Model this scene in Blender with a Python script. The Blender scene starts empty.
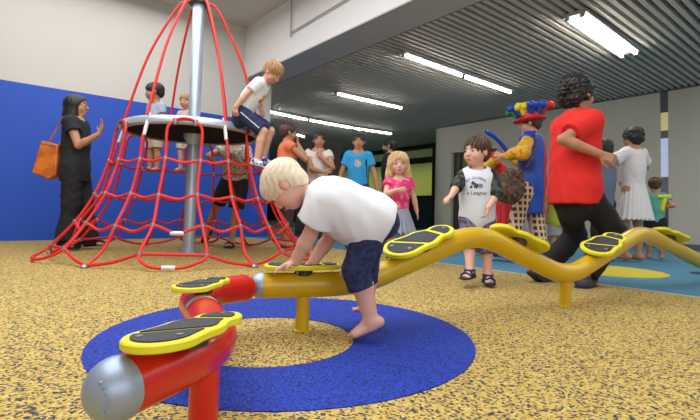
import bpy, bmesh, math, random
import numpy as np
from math import pi, sin, cos, radians as R
from mathutils import Vector, Matrix, Euler
from mathutils.bvhtree import BVHTree
random.seed(7)
SC = bpy.context.scene
COL = SC.collection

# ------------------------------------------------------------------ camera
FPX = 450.0
cam_d = bpy.data.cameras.new('camera'); cam = bpy.data.objects.new('camera', cam_d); COL.objects.link(cam)
cam_d.sensor_width = 36; cam_d.lens = FPX / 700 * 36; cam_d.clip_start = .02; cam_d.clip_end = 200
cam_d.shift_y = -17.6 / 700
CM = Matrix.Translation((0, 0, .5)) @ Euler((R(92.5), 0, 0)).to_matrix().to_4x4() @ Matrix.Rotation(R(1.5), 4, 'Z')
cam.matrix_world = CM
SC.camera = cam
cam_d.dof.use_dof = False

def ray(px, py):
    v = Vector(((px - 350) / FPX, -(py - 210) / FPX - 17.6 / FPX, -1))
    return (CM.to_3x3() @ v)
def at(px, py, Y):                     # the point seen at a pixel at depth Y
    d = ray(px, py); return Vector((0, 0, .5)) + d * (Y * .9375 / d.y)
def ground(px, py, z=0.0):
    d = ray(px, py); return Vector((0, 0, .5)) + d * ((z - .5) / d.z)

# ------------------------------------------------------------------ light, world, exposure
SC.view_settings.view_transform = 'Standard'; SC.view_settings.look = 'None'
SC.view_settings.gamma = 1; SC.view_settings.use_curve_mapping = False
SC.view_settings.exposure = 0.0
W = bpy.data.worlds.new('world'); SC.world = W; W.use_nodes = True
W.node_tree.nodes['Background'].inputs[0].default_value = (.97, .98, 1, 1)
W.node_tree.nodes['Background'].inputs[1].default_value = 0.45

TH = math.atan(366 / 450)
A2 = Vector((cos(TH), sin(TH), 0)); B2 = Vector((-A2.y, A2.x, 0))
def ab(a, b, z=0.0): return A2 * a + B2 * b + Vector((0, 0, z))

def area_light(name, loc, rot, sx, sy, power, col=(1, 1, 1)):
    l = bpy.data.lights.new(name, 'AREA'); l.shape = 'RECTANGLE'; l.size = sx; l.size_y = sy; l.energy = power; l.color = col
    o = bpy.data.objects.new(name, l); COL.objects.link(o); o.location = loc; o.rotation_euler = rot
    return o
area_light('overhead_daylight', ab(.4, 2.6, 3.66), (0, 0, TH), 4.4, 5.0, 270, (.93, .96, 1))  # unseen area light under the tall ceiling for light from above, no skylight built
area_light('rear_fill_light', ab(-.6, -3.3, 1.9), (R(-82), 0, TH + pi), 6, 2.6, 90, (.95, .97, 1)).rotation_euler = (R(80), 0, TH)  # unseen fill added behind the camera at the open rear, no window there
area_light('mast_overhead_light', ab(1.0, 6.2, 3.66), (0, 0, TH), 3.4, 2.0, 55, (1, .98, .95))  # extra area light under the ceiling over the mast, no skylight opening
area_light('side_hall_fill', ab(6.8, -1.0, 2.80), (0, 0, TH), 4.5, 4.0, 90, (1, .97, .9))  # unseen fill added under the low ceiling to brighten slats and teal floor

# ------------------------------------------------------------------ materials
MC = {}
def mat(name, col, rough=.6, metal=0, spec=.5, bump=0, bscale=200, var=0, vscale=8, coat=0, emis=None, es=0):
    if name in MC: return MC[name]
    m = bpy.data.materials.new(name); m.use_nodes = True; nt = m.node_tree; b = nt.nodes['Principled BSDF']
    b.inputs['Base Color'].default_value = (*col, 1); b.inputs['Roughness'].default_value = rough
    b.inputs['Metallic'].default_value = metal; b.inputs['Specular IOR Level'].default_value = spec
    b.inputs['Coat Weight'].default_value = coat; b.inputs['Coat Roughness'].default_value = .06
    tc = nt.nodes.new('ShaderNodeTexCoord')
    if var:
        n = nt.nodes.new('ShaderNodeTexNoise'); n.inputs['Scale'].default_value = vscale; n.inputs['Detail'].default_value = 3
        nt.links.new(tc.outputs['Object'], n.inputs['Vector'])
        mx = nt.nodes.new('ShaderNodeMix'); mx.data_type = 'RGBA'
        mx.inputs['A'].default_value = (*[c * (1 - var) for c in col], 1); mx.inputs['B'].default_value = (*[min(1, c * (1 + var)) for c in col], 1)
        nt.links.new(n.outputs['Fac'], mx.inputs['Factor']); nt.links.new(mx.outputs['Result'], b.inputs['Base Color'])
    if bump:
        n = nt.nodes.new('ShaderNodeTexNoise'); n.inputs['Scale'].default_value = bscale
        nt.links.new(tc.outputs['Object'], n.inputs['Vector'])
        bp = nt.nodes.new('ShaderNodeBump'); bp.inputs['Strength'].default_value = bump; bp.inputs['Distance'].default_value = .004
        nt.links.new(n.outputs['Fac'], bp.inputs['Height']); nt.links.new(bp.outputs['Normal'], b.inputs['Normal'])
    if emis:
        b.inputs['Emission Color'].default_value = (*emis, 1); b.inputs['Emission Strength'].default_value = es
    MC[name] = m; return m

def ramp(nt, stops, interp='LINEAR'):
    r = nt.nodes.new('ShaderNodeValToRGB'); cr = r.color_ramp; cr.interpolation = interp
    while len(cr.elements) < len(stops): cr.elements.new(.5)
    for e, (p, c) in zip(cr.elements, stops): e.position = p; e.color = (*c, 1)
    return r
def granule(name, stops, scale, rough=.85):       # bonded rubber crumb: every crumb one colour
    m = mat(name, (.5, .5, .5), rough); nt = m.node_tree; b = nt.nodes['Principled BSDF']
    tc = nt.nodes.new('ShaderNodeTexCoord'); v = nt.nodes.new('ShaderNodeTexVoronoi'); v.inputs['Scale'].default_value = scale
    v.voronoi_dimensions = '2D'
    nt.links.new(tc.outputs['Object'], v.inputs['Vector'])
    sp = nt.nodes.new('ShaderNodeSeparateColor'); nt.links.new(v.outputs['Color'], sp.inputs[0])
    r = ramp(nt, stops, 'CONSTANT'); nt.links.new(sp.outputs[0], r.inputs[0]); nt.links.new(r.outputs[0], b.inputs['Base Color'])
    bp = nt.nodes.new('ShaderNodeBump'); bp.inputs['Strength'].default_value = .35; bp.inputs['Distance'].default_value = .002; bp.invert = True
    nt.links.new(v.outputs['Distance'], bp.inputs['Height']); nt.links.new(bp.outputs['Normal'], b.inputs['Normal'])
    return m
def plaid(name, base, c1, c2, scale, rough=.9, sg=1):
    m = mat(name, base, rough); nt = m.node_tree; b = nt.nodes['Principled BSDF']
    tc = nt.nodes.new('ShaderNodeTexCoord'); sx = nt.nodes.new('ShaderNodeSeparateXYZ'); nt.links.new(tc.outputs['Object'], sx.inputs[0])
    def stripe(sock, sc, th, add=None):
        a = nt.nodes.new('ShaderNodeMath'); a.operation = 'MULTIPLY'; a.inputs[1].default_value = sc; nt.links.new(sock, a.inputs[0])
        f = nt.nodes.new('ShaderNodeMath'); f.operation = 'FRACT'; nt.links.new(a.outputs[0], f.inputs[0])
        g = nt.nodes.new('ShaderNodeMath'); g.operation = 'LESS_THAN'; g.inputs[1].default_value = th; nt.links.new(f.outputs[0], g.inputs[0])
        return g.outputs[0]
    ad = nt.nodes.new('ShaderNodeMath'); ad.operation = 'ADD' if sg > 0 else 'SUBTRACT'; nt.links.new(sx.outputs[0], ad.inputs[0]); nt.links.new(sx.outputs[1], ad.inputs[1])
    h = stripe(sx.outputs[2], scale, .4); v = stripe(ad.outputs[0], scale, .4)
    m1 = nt.nodes.new('ShaderNodeMix'); m1.data_type = 'RGBA'; m1.inputs['A'].default_value = (*base, 1); m1.inputs['B'].default_value = (*c1, 1)
    nt.links.new(h, m1.inputs['Factor'])
    m2 = nt.nodes.new('ShaderNodeMix'); m2.data_type = 'RGBA'; m2.inputs['B'].default_value = (*c2, 1)
    nt.links.new(m1.outputs['Result'], m2.inputs['A']); nt.links.new(v, m2.inputs['Factor']); nt.links.new(m2.outputs['Result'], b.inputs['Base Color'])
    return m
def blotch(name, c1, c2, scale, rough=.9, lo=.45, hi=.55):
    m = mat(name, c1, rough); nt = m.node_tree; b = nt.nodes['Principled BSDF']
    tc = nt.nodes.new('ShaderNodeTexCoord'); n = nt.nodes.new('ShaderNodeTexNoise'); n.inputs['Scale'].default_value = scale
    nt.links.new(tc.outputs['Object'], n.inputs['Vector']); r = ramp(nt, [(lo, c1), (hi, c2)])
    nt.links.new(n.outputs['Fac'], r.inputs[0]); nt.links.new(r.outputs[0], b.inputs['Base Color']); return m

# ------------------------------------------------------------------ mesh helpers
class MB:
    def __init__(s): s.v = []; s.f = []
    def add(s, vs, fs):
        o = len(s.v); s.v += [tuple(x) for x in vs]; s.f += [tuple(i + o for i in f) for f in fs]; return s
    def box(s, c, sz, M=None):
        x, y, z = [q / 2 for q in sz]; c = Vector(c)
        vs = [Vector((i * x, j * y, k * z)) for i in (-1, 1) for j in (-1, 1) for k in (-1, 1)]
        vs = [(M @ v if M else v) + c for v in vs]
        return s.add(vs, [(0, 1, 3, 2), (4, 6, 7, 5), (0, 4, 5, 1), (2, 3, 7, 6), (0, 2, 6, 4), (1, 5, 7, 3)])
    def tube(s, pts, r, n=12, closed=False, caps=True, flat=1.0):
        pts = [Vector(p) for p in pts]; m = len(pts)
        rs = r if isinstance(r, (list, tuple)) else [r] * m
        T = []
        for i in range(m):
            if closed: t = pts[(i + 1) % m] - pts[i - 1]
            else: t = pts[min(i + 1, m - 1)] - pts[max(i - 1, 0)]
            T.append(t.normalized())
        u = T[0].cross(Vector((0, 0, 1)))
        if u.length < 1e-3: u = T[0].cross(Vector((1, 0, 0)))
        u.normalize(); vs = []
        for i in range(m):
            u = (u - T[i] * u.dot(T[i])).normalized(); w = T[i].cross(u)
            for k in range(n):
                a = 2 * pi * k / n; vs.append(pts[i] + (u * cos(a) + w * sin(a) * flat) * rs[i])
        fs = []
        for i in range(m if closed else m - 1):
            j = (i + 1) % m
            for k in range(n):
                l = (k + 1) % n; fs.append((i * n + k, i * n + l, j * n + l, j * n + k))
        if caps and not closed:
            fs.append(tuple(range(n - 1, -1, -1))); fs.append(tuple((m - 1) * n + k for k in range(n)))
        return s.add(vs, fs)
    def lathe(s, prof, n=32, M=None):
        vs = []; fs = []
        for (r, z) in prof:
            for k in range(n):
                a = 2 * pi * k / n; v = Vector((r * cos(a), r * sin(a), z)); vs.append(M @ v if M else v)
        for i in range(len(prof) - 1):
            for k in range(n):
                l = (k + 1) % n; fs.append((i * n + k, i * n + l, (i + 1) * n + l, (i + 1) * n + k))
        cl = prof[0] == prof[-1]
        if prof[0][0] > 1e-6 and not cl: fs.append(tuple(range(n - 1, -1, -1)))
        if prof[-1][0] > 1e-6 and not cl: fs.append(tuple((len(prof) - 1) * n + k for k in range(n)))
        return s.add(vs, fs)
    def prism(s, poly, z0, z1, M=None):
        n = len(poly); vs = [Vector((x, y, z0)) for x, y in poly] + [Vector((x, y, z1)) for x, y in poly]
        if M: vs = [M @ v for v in vs]
        return s.add(vs, [tuple(range(n - 1, -1, -1)), tuple(range(n, 2 * n))] + [(i, (i + 1) % n, n + (i + 1) % n, n + i) for i in range(n)])
    def build(s, name, m, parent=None, smooth=True, bevel=0, auto=True):
        me = bpy.data.meshes.new(name); me.from_pydata(s.v, [], s.f)
        bm = bmesh.new(); bm.from_mesh(me); bmesh.ops.remove_doubles(bm, verts=bm.verts, dist=1e-5)
        bmesh.ops.recalc_face_normals(bm, faces=bm.faces); bm.to_mesh(me); bm.free()
        if smooth: me.shade_smooth()
        if smooth and auto: me.set_sharp_from_angle(angle=R(38))
        me.materials.append(m); o = bpy.data.objects.new(name, me); COL.objects.link(o)
        if parent: o.parent = parent
        if bevel:
            b = o.modifiers.new('bevel', 'BEVEL'); b.width = bevel; b.segments = 2; b.limit_method = 'ANGLE'
        return o
def empty(name, loc=(0, 0, 0), rz=0):
    o = bpy.data.objects.new(name, None); COL.objects.link(o); o.location = loc; o.rotation_euler = (0, 0, rz); o.empty_display_size = .1
    return o
def tag(o, label=None, cat=None, group=None, kind=None):
    if label: o['label'] = label
    if cat: o['category'] = cat
    if group: o['group'] = group
    if kind: o['kind'] = kind
    return o
def struct(name, mb, m, **k):
    o = mb.build(name, m, **k); o['kind'] = 'structure'; return o
def catmull(P, n=8, closed=False):
    P = [Vector(p) for p in P]; out = []; m = len(P)
    for i in range(m if closed else m - 1):
        if closed: p0, p1, p2, p3 = P[i - 1], P[i], P[(i + 1) % m], P[(i + 2) % m]
        else: p0, p1, p2, p3 = P[max(i - 1, 0)], P[i], P[i + 1], P[min(i + 2, m - 1)]
        for k in range(n):
            t = k / n
            out.append(.5 * ((2 * p1) + (p2 - p0) * t + (2 * p0 - 5 * p1 + 4 * p2 - p3) * t * t + (3 * p1 - p0 - 3 * p2 + p3) * t ** 3))
    if not closed: out.append(P[-1])
    return out
def rounded(P, r, n=7):                 # polyline whose corners are bent on a radius
    P = [Vector(p) for p in P]; out = [P[0]]
    for i in range(1, len(P) - 1):
        a = (P[i - 1] - P[i]); b = (P[i + 1] - P[i]); q = min(r, a.length * .48, b.length * .48)
        s, e = P[i] + a.normalized() * q, P[i] + b.normalized() * q
        for k in range(n + 1):
            t = k / n; out.append(s * (1 - t) ** 2 + P[i] * 2 * t * (1 - t) + e * t * t)
    out.append(P[-1]); return out
MZ = Matrix.Rotation(TH, 4, 'Z')        # room axes
def abox(mb, a0, a1, b0, b1, z0, z1):
    return mb.box(ab((a0 + a1) / 2, (b0 + b1) / 2, (z0 + z1) / 2), (a1 - a0, b1 - b0, z1 - z0), MZ.to_3x3())
# ------------------------------------------------------------------ the room
m_white = mat('white_wall_paint', (.60, .585, .555), .8, var=.02, vscale=1)
m_blue = mat('blue_wall_paint', (.010, .075, .50), .6, var=.06, vscale=1.2)
m_soffit = mat('grey_soffit_paint', (.50, .50, .50), .8)
m_right = mat('warm_grey_panel', (.56, .52, .44), .6, var=.03, vscale=1)
m_slat = mat('pale_aluminium_slat', (.56, .51, .45), .6)
m_black = mat('black_void_paint', (.015, .015, .016), .9)
m_tan = granule('tan_rubber_crumb', [(0, (.52, .35, .07)), (.28, (.58, .41, .10)), (.50, (.41, .26, .05)), (.64, (.62, .49, .20)), (.72, (.10, .08, .07)), (.84, (.03, .03, .04))], 150)
m_bluerub = granule('blue_rubber_crumb', [(0, (.004, .03, .33)), (.45, (.008, .05, .46)), (.72, (.003, .016, .18)), (.90, (.004, .006, .03))], 190)
m_teal = granule('teal_rubber_crumb', [(0, (.06, .22, .34)), (.5, (.08, .27, .40)), (.8, (.05, .17, .28))], 170)
m_yelrub = granule('yellow_rubber_crumb', [(0, (.62, .52, .03)), (.6, (.70, .60, .05)), (.9, (.45, .36, .03))], 170)
m_navyrub = granule('navy_rubber_crumb', [(0, (.01, .02, .09)), (.6, (.02, .04, .14))], 170)
H1, H2 = 3.79, 2.85
BW, AB, AE, AR, BR = 7.5, 3.56, 4.12, 9.45, 7.98
AG = ground(435, 143, 2.85).dot(A2)
struct('floor', abox(MB(), -6, AB + .10, -4, BW + .3, -.08, 0), m_tan, smooth=False)
struct('trim_1', abox(MB(), AB + .10, AB + .13, -4, 22.5, -.08, .002), mat('pale_edge_strip', (.55, .5, .36), .6), smooth=False)
struct('floor_inner', abox(MB(), AB + .13, AG + 3.2, -4, 22.5, -.08, 0), m_teal, smooth=False)
# inset discs of the rubber floor
def ring(c, r0, r1, z, n=96):
    mb = MB(); mb.lathe([(r0, -.01), (r0, z), (r1, z), (r1, -.01)] if r0 > 0 else [(0, z), (r1, z), (r1, -.01)], n, Matrix.Translation((c[0], c[1], 0))); return mb
def disc_with_hole(c1, r1, c0, r0, z, n=128):
    vs = []; fs = []
    for q in (z, -.01):
        for c, r in ((c1, r1), (c0, r0)): vs += [(c[0] + r * cos(2 * pi * k / n), c[1] + r * sin(2 * pi * k / n), q) for k in range(n)]
    for k in range(n):
        l = (k + 1) % n; fs += [(k, l, n + l, n + k), (k, l, 2 * n + l, 2 * n + k), (n + k, n + l, 3 * n + l, 3 * n + k), (2 * n + k, 2 * n + l, 3 * n + l, 3 * n + k)]
    return MB().add(vs, fs)
struct('trim_2', disc_with_hole((-.232, 1.87), .735, (-.31, 1.78), .338, .003), m_bluerub, smooth=False)
yc = ground(607, 270.5); struct('trim_3', ring((yc.x, yc.y), 0, .50, .003), m_yelrub, smooth=False)
nc = ground(712, 274.5); struct('trim_4', ring((nc.x, nc.y), 0, .17, .003), m_navyrub, smooth=False)
# long wall: blue below, white above
struct('wall_left', abox(MB(), -6, AE, BW, BW + .3, 2.13, H1), m_white, smooth=False)
struct('wall_left_blue', abox(MB(), -6, AE, BW, BW + .3, 0, 2.13), m_blue, smooth=False)
struct('ceiling', abox(MB(), -6, AB, -4, BW + .3, H1, H1 + .1), mat('ceiling_paint', (.62, .60, .57), .85), smooth=False)
struct('wall_west', abox(MB(), -6.2, -6, -4, BW + .3, 0, H1), m_white, smooth=False)
# bulkhead between tall hall and low hall
struct('wall_bulkhead', abox(MB(), AB, AE, -4, BW + .3, H2 + .02, H1 + .1), mat('bulkhead_paint', (.80, .79, .78), .75), smooth=False)
struct('ceiling_soffit', abox(MB(), AB, AE, -4, BW + .3, H2, H2 + .02), m_soffit, smooth=False)
# slatted ceiling
sl = MB(); P = .102; b = -4.0
while b < 22.4:
    abox(sl, AE + .02, (AR if b < BR else AG + 3), b, b + .050, H2, H2 + .07); b += P
struct('ceiling_slats', sl, m_slat, smooth=False)
struct('ceiling_void', abox(MB(), AE, AG + 3.2, -4, 22.7, H2 + .16, H2 + .26), m_black, smooth=False)
struct('trim_5', abox(abox(MB(), AE, AE + .02, -4, 22.5, H2 + .002, H2 + .2), AR - .02, AR, -4, BR, H2 - .03, H2 + .2), mat('dark_ceiling_edge', (.10, .10, .11), .6), smooth=False)
# right wall with doorway niche and narrow glazed slot
def bof(px, a):                         # the b at which a wall plane a is seen in a pixel column
    d = ray(px, 200); dd = d.dot(A2); t = a / dd; return (d * t).dot(B2)
bd0, bd1 = bof(496, AR), bof(451, AR)
bs0, bs1 = bof(668.5, AR), bof(660.5, AR)
wr = MB(); abox(wr, AR, AR + .25, -4, bs0, 0, H2 + .1); abox(wr, AR, AR + .25, bs1, bd0, 0, H2 + .1); abox(wr, AR, AR + .25, bd0, bd1, 2.12, H2 + .1); abox(wr, AR, AR + .25, bd1, BR, 0, H2 + .1)
struct('wall_right', wr, m_right, smooth=False)
struct('baseboard_right', abox(abox(MB(), AR - .015, AR, -4, bd0, 0, .1), AR - .015, AR, bd1, BR, 0, .1), mat('blue_grey_baseboard', (.10, .12, .16), .5), smooth=False)
dr = struct('door_1', abox(abox(MB(), AR + .1, AR + .2, bd1 - .2, bd1, 0, 2.12), AR + .1, AR + .2, bd0, bd0 + .1, 0, 2.12), mat('dark_door_frame', (.06, .06, .05), .4), smooth=False)
abox(MB(), AR + .18, AR + .24, bd0 + .1, bd1 - .2, 0, 2.12).build('door_leaf', mat('olive_door_leaf', (.26, .25, .10), .5), dr, smooth=False)
MB().tube([ab(AR + .14, bd0 + .35, 1.0), ab(AR + .14, bd0 + .45, 1.0)], .012).build('door_handle', mat('steel', (.6, .6, .62), .3, 1), dr)
# slot
sw = struct('window_1', abox(abox(MB(), AR + .02, AR + .08, bs0, bs1, 2.45, H2), AR + .02, AR + .08, bs0, bs1, 0, .9), mat('slot_blank_panel', (.10, .10, .12), .5), smooth=False)
abox(MB(), AR + .03, AR + .07, bs0, bs1, 2.12, 2.45).build('window_pane', mat('slot_yellow_glow_pane', (.6, .55, .3), .3, emis=(.75, .62, .28), es=.35), sw, smooth=False)  # weak yellow glow put into the pane itself
abox(MB(), AR + .03, AR + .07, bs0, bs1, 1.98, 2.12).build('window_rail', mat('slot_rail', (.2, .2, .2), .5), sw, smooth=False)
abox(MB(), AR + .03, AR + .07, bs0, bs1, 1.28, 1.98).build('window_pane', mat('slot_bluish_glow_pane', (.5, .55, .7), .3, emis=(.5, .58, .85), es=.45), sw, smooth=False)  # weak bluish glow put into the pane, nothing bright stands behind it
abox(MB(), AR + .03, AR + .07, bs0, bs1, .9, 1.28).build('window_panel', mat('slot_lower_panel', (.2, .2, .26), .5), sw, smooth=False)
# glazed wall at the far end
m_frame = mat('black_window_frame', (.015, .016, .016), .4)
m_glass = mat('window_glass', (.9, .95, .9), .03, spec=.6); _b = m_glass.node_tree.nodes['Principled BSDF']
nt = m_glass.node_tree; tr = nt.nodes.new('ShaderNodeBsdfTransparent'); mx = nt.nodes.new('ShaderNodeMixShader'); mx.inputs[0].default_value = .16
tr.inputs[0].default_value = (.85, .92, .75, 1)
nt.links.new(tr.outputs[0], mx.inputs[1]); nt.links.new(_b.outputs[0], mx.inputs[2]); nt.links.new(mx.outputs[0], nt.nodes['Material Output'].inputs[0])
b0 = 8.5; i = 1
struct('wall_right_return', abox(MB(), AR, AG + 3.2, BR - .25, BR, 0, H2 + .1), m_right, smooth=False)
g = 7.98; n = 2
while g < 22.4:
    w = struct('window_%d' % n, abox(abox(abox(abox(MB(), AG, AG + .1, g, g + .14, 0, H2), AG, AG + .1, g + .14, g + 1.7, H2 - .16, H2), AG, AG + .1, g + .14, g + 1.7, 2.22, 2.42), AG, AG + .1, g + .14, g + 1.7, 1.02, 1.12), m_frame, smooth=False)
    abox(MB(), AG + .03, AG + .07, g + .14, g + 1.7, 0, 1.02).build('window_panel', mat('dark_blue_lower_panel', (.02, .035, .05), .4), w, smooth=False)
    abox(MB(), AG + .04, AG + .05, g + .14, g + 1.7, 1.12, 2.22).build('window_pane', m_glass, w, smooth=False)
    abox(MB(), AG + .04, AG + .05, g + .14, g + 1.7, 2.42, H2 - .16).build('window_pane', m_glass, w, smooth=False)
    g += 1.7; n += 1
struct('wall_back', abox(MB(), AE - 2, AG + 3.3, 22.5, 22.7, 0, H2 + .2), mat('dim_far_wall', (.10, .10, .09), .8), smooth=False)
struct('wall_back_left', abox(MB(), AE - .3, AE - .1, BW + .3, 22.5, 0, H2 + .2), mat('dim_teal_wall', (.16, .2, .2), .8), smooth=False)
struct('wall_olive_room', abox(MB(), AG + 3.0, AG + 3.2, BR, 22.5, 0, H2 + .1), mat('olive_room_paint', (.42, .40, .10), .8), smooth=False)
o = area_light('next_room_lamp', ab(AG + 1.6, 14.5, H2 - .1), (0, 0, TH), .6, 9, 170, (1, .95, .7))
# conduit on the bulkhead face
cd = MB(); q = ab(AB - .03, 0, 0)
def onb(px, py):
    d = ray(px, py); t = (AB - .03) / d.dot(A2); return Vector((0, 0, .5)) + d * t
c0, c1, c2 = onb(290.5, 33), onb(352, -4), onb(290.5, 37)
cd.tube([c0, c0 + (c1 - c0) * 1.6], .011, 8); cd.tube([c2, Vector((c2.x, c2.y, H1))], .011, 8)
struct('trim_6', cd, mat('grey_conduit', (.36, .35, .34), .5))

# fluorescent lamps between the slats
m_tube = mat('lit_fluorescent_tube', (1, 1, 1), .5, emis=(1, .97, .88), es=42)
m_hous = mat('white_lamp_housing', (.35, .35, .35), .5)
def lamp(px0, py0, px1, py1, label, twin=False, L=None):
    p, q = ground(px0, py0, H2 - .02), ground(px1, py1, H2 - .02)
    d = (q - p); L = d.length; mid = (p + q) / 2; ang = math.atan2(d.y, d.x)
    t = empty('ceiling_lamp', (mid.x, mid.y, H2 - .055), ang); tag(t, label, 'ceiling lamp', 'fluorescent lamps in the slatted ceiling')
    hw = .13 if twin else .07
    MB().box((0, 0, .035), (L + .06, 2 * hw, .04)).build('housing', m_hous, t, smooth=False)
    for y in ((-.085, .085) if twin else (0,)):
        MB().tube([(-L / 2, y, 0), (L / 2, y, 0)], .019, 10).build('lamp_tube', m_tube, t)
        for s in (-1, 1): MB().box((s * (L / 2 + .012), y, .004), (.025, .05, .06)).build('lamp_holder', m_hous, t, smooth=False)
lamp(575.5, 14, 628.5, 52, 'twin-tube ceiling lamp nearest the camera, above the person in the red shirt', True)
lamp(404, 53, 461, 73.5, 'left tube of the pair of lamps in line above the standing boy')
lamp(464, 74.5, 510, 90.5, 'right tube of the pair of lamps in line, nearer the red shirted person')
lamp(337, 92, 401, 106.5, 'single ceiling tube in the middle, above the woman in the blue t-shirt')
lamp(268, 110, 307, 118.3, 'left tube of the long far row, beside the seated boy')
lamp(309.5, 118.8, 352, 126.6, 'middle tube of the long far row of three ceiling lamps')
lamp(354, 127, 391, 132.5, 'right tube of the long far row of three ceiling lamps')
lamp(296, 133.5, 304, 135.5, 'tiny farthest ceiling tube beside the head of the woman in orange')

# dark cupboard behind the women
def cupboard():
    c = at(318, 200, 9.4); t = empty('tall_cupboard', (c.x, c.y, 0), R(4)); tag(t, 'tall dark brown cupboard behind the woman in the white top', 'cupboard')
    mb = mat('dark_brown_wood', (.020, .012, .008), .7, var=.2, vscale=3)
    MB().box((0, .25, .93), (.86, .5, 1.86)).build('body', mb, t, smooth=False, bevel=.008)
    for s in (-1, 1):
        d = MB().box((s * .212, -.012, .96), (.41, .024, 1.76)).build('door', mb, t, smooth=False, bevel=.004)
        MB().tube([(s * .03, -.045, .9), (s * .03, -.045, 1.05)], .008, 8).build('handle', mat('steel', (.6, .6, .62), .3, 1), d)
cupboard()
# ------------------------------------------------------------------ rope climber
m_galv = mat('galvanised_steel', (.42, .50, .60), .38, .6, var=.12, vscale=9)
m_rope = mat('red_rope', (.72, .018, .012), .5, bump=.3, bscale=400)
m_clamp = mat('steel_clamp', (.32, .32, .34), .35, .7)
m_sleeve = mat('white_sleeve', (.75, .77, .78), .4)
NC = ground(188.5, 254.5); NC.z = 0
def rope_climber():
    t = empty('rope_climber', NC); tag(t, 'red rope climbing net hung from a steel mast with a round deck', 'climbing net')
    MB().lathe([(.062, 0), (.062, 2.74), (.05, 2.77), (0, 2.78)], 28).build('mast', m_galv, t)
    MB().lathe([(0, 0), (.15, 0), (.15, .012), (.07, .02), (.07, .06), (.063, .06)], 28).build('base_plate', m_galv, t)
    top = MB().lathe([(0, 2.79), (.055, 2.79), (.11, 2.76), (.11, 2.735), (.05, 2.725), (0, 2.725)], 24).build('mast_cap', mat('dark_cap', (.08, .08, .09), .4), t)
    RD = .69; ZD = 1.285
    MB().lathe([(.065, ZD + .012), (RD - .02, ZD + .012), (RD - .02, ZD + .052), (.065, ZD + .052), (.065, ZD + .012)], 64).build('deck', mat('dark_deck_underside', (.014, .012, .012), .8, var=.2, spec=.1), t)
    MB().lathe([(RD - .03, ZD - .005), (RD + .005, ZD - .005), (RD + .022, ZD + .01), (RD + .022, ZD + .05), (RD + .005, ZD + .075), (RD - .03, ZD + .075), (RD - .03, ZD - .005)], 64).build('deck_rim', mat('silver_deck_rim', (.52, .55, .60), .35, .5), t)
    MB().lathe([(.066, ZD - .1), (.1, ZD - .02), (.1, ZD + .012), (.066, ZD + .012)], 24).build('deck_hub', m_galv, t)
    PR = [(ZD, .725), (1.15, .745), (.94, .78), (.61, .89), (.34, 1.04), (.12, 1.21), (.005, 1.32)]
    def rz(z):
        for (z0, r0), (z1, r1) in zip(PR, PR[1:]):
            if z1 <= z <= z0: return r0 + (r1 - r0) * (z0 - z) / (z0 - z1)
        return PR[0][1]
    def pt(ang, z, off=0, dr=0):          # off: sideways metres
        r = rz(z) + dr; d = Vector((cos(ang), sin(ang), 0)); s = Vector((-sin(ang), cos(ang), 0)); q = d * r + s * off; q.z = z; return q
    rnd = random.Random(3); RR = .0135
    lv = [.94, .61, .34, .12]; wd = [.16, .165, .20, .25]
    angs = [R(-106.5 + 60 * k) for k in range(6)]
    nodes = {}
    for k, a in enumerate(angs):
        j = lambda: rnd.uniform(-.02, .02)
        nd = [pt(a, z + j() * .6, j(), j()) for z in lv[:3]]
        anchor = pt(a, .005)
        nodes[('m', k)] = nd
        pts = [pt(a, ZD - .02, 0, -.02)] + [pt(a, 1.15, j() * .4)] + nd + [pt(a, .13, 0, -.06), anchor]
        MB().tube(catmull(pts, 6), RR, 8).build('rope', m_rope, t)
        MB().tube([pt(a, ZD + .10, 0, -.05), pt(a, ZD - .12, 0, -.005)], .017, 10).build('rope_sleeve', m_sleeve, t)
        # guy rope from the mast cap, bowed outwards
        d = Vector((cos(a), sin(a), 0)); g = [Vector((0, 0, 2.745)) + d * .05, Vector((0, 0, 2.73)) + d * .17, Vector((0, 0, 2.5)) + d * .31, Vector((0, 0, 2.05)) + d * .51, Vector((0, 0, ZD + .08)) + d * .705]
        MB().tube(catmull(g, 8), .014, 8).build('guy_rope', m_rope, t)
        MB().lathe([(0, 0), (.03, 0), (.03, .015), (.015, .03), (0, .03)], 12, Matrix.Translation(anchor - Vector((0, 0, .005)))).build('ground_anchor', m_clamp, t)
    for k in range(6):
        a = angs[k] + R(30)
        jj = [rnd.uniform(-.02, .02) for _ in range(9)]
        L = [pt(a, z + jj[i] * .4, -w + jj[i]) for i, (z, w) in enumerate(zip(lv, wd))]; Q = [pt(a, z + jj[8 - i] * .4, w + jj[4 + i]) for i, (z, w) in enumerate(zip(lv, wd))]
        nodes[('l', k)] = L[:3]; nodes[('r', k)] = Q[:3]
        arch = [pt(a, 1.20, -.155), pt(a, 1.275, -.125), pt(a, 1.32, -.06), pt(a, 1.33, 0), pt(a, 1.32, .06), pt(a, 1.275, .125), pt(a, 1.20, .155)]
        bot = [pt(a, .055, -.19, .04), pt(a, .03, -.09, .08), pt(a, .03, .09, .08), pt(a, .055, .19, .04)]
        MB().tube(catmull(L[::-1] + arch + Q + bot[::-1], 6, True), RR, 8, closed=True).build('rope_loop', m_rope, t)
        for s in (-1, 1):
            MB().lathe([(0, -.03), (.02, -.03), (.026, 0), (.02, .03), (0, .03)], 12, Matrix.Translation(pt(a, ZD + .012, s * .09, -.01))).build('shackle', m_clamp, t)
        # tie between the strands at the bottom and the two ropes to the anchors
        MB().tube([L[3], Q[3]], RR, 8).build('rope', m_rope, t)
        for nd, an in ((L[3], angs[k]), (Q[3], angs[(k + 1) % 6])):
            e = pt(an, .02); mid = (nd + e) / 2 - Vector((0, 0, .02))
            MB().tube(catmull([nd, mid, e], 6), RR, 8).build('rope', m_rope, t)
        if k in (0,):
            MB().tube([pt(a, .03, -.05, .083), pt(a, .03, .05, .083)], .019, 10).build('rope_label', m_sleeve, t)
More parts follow.
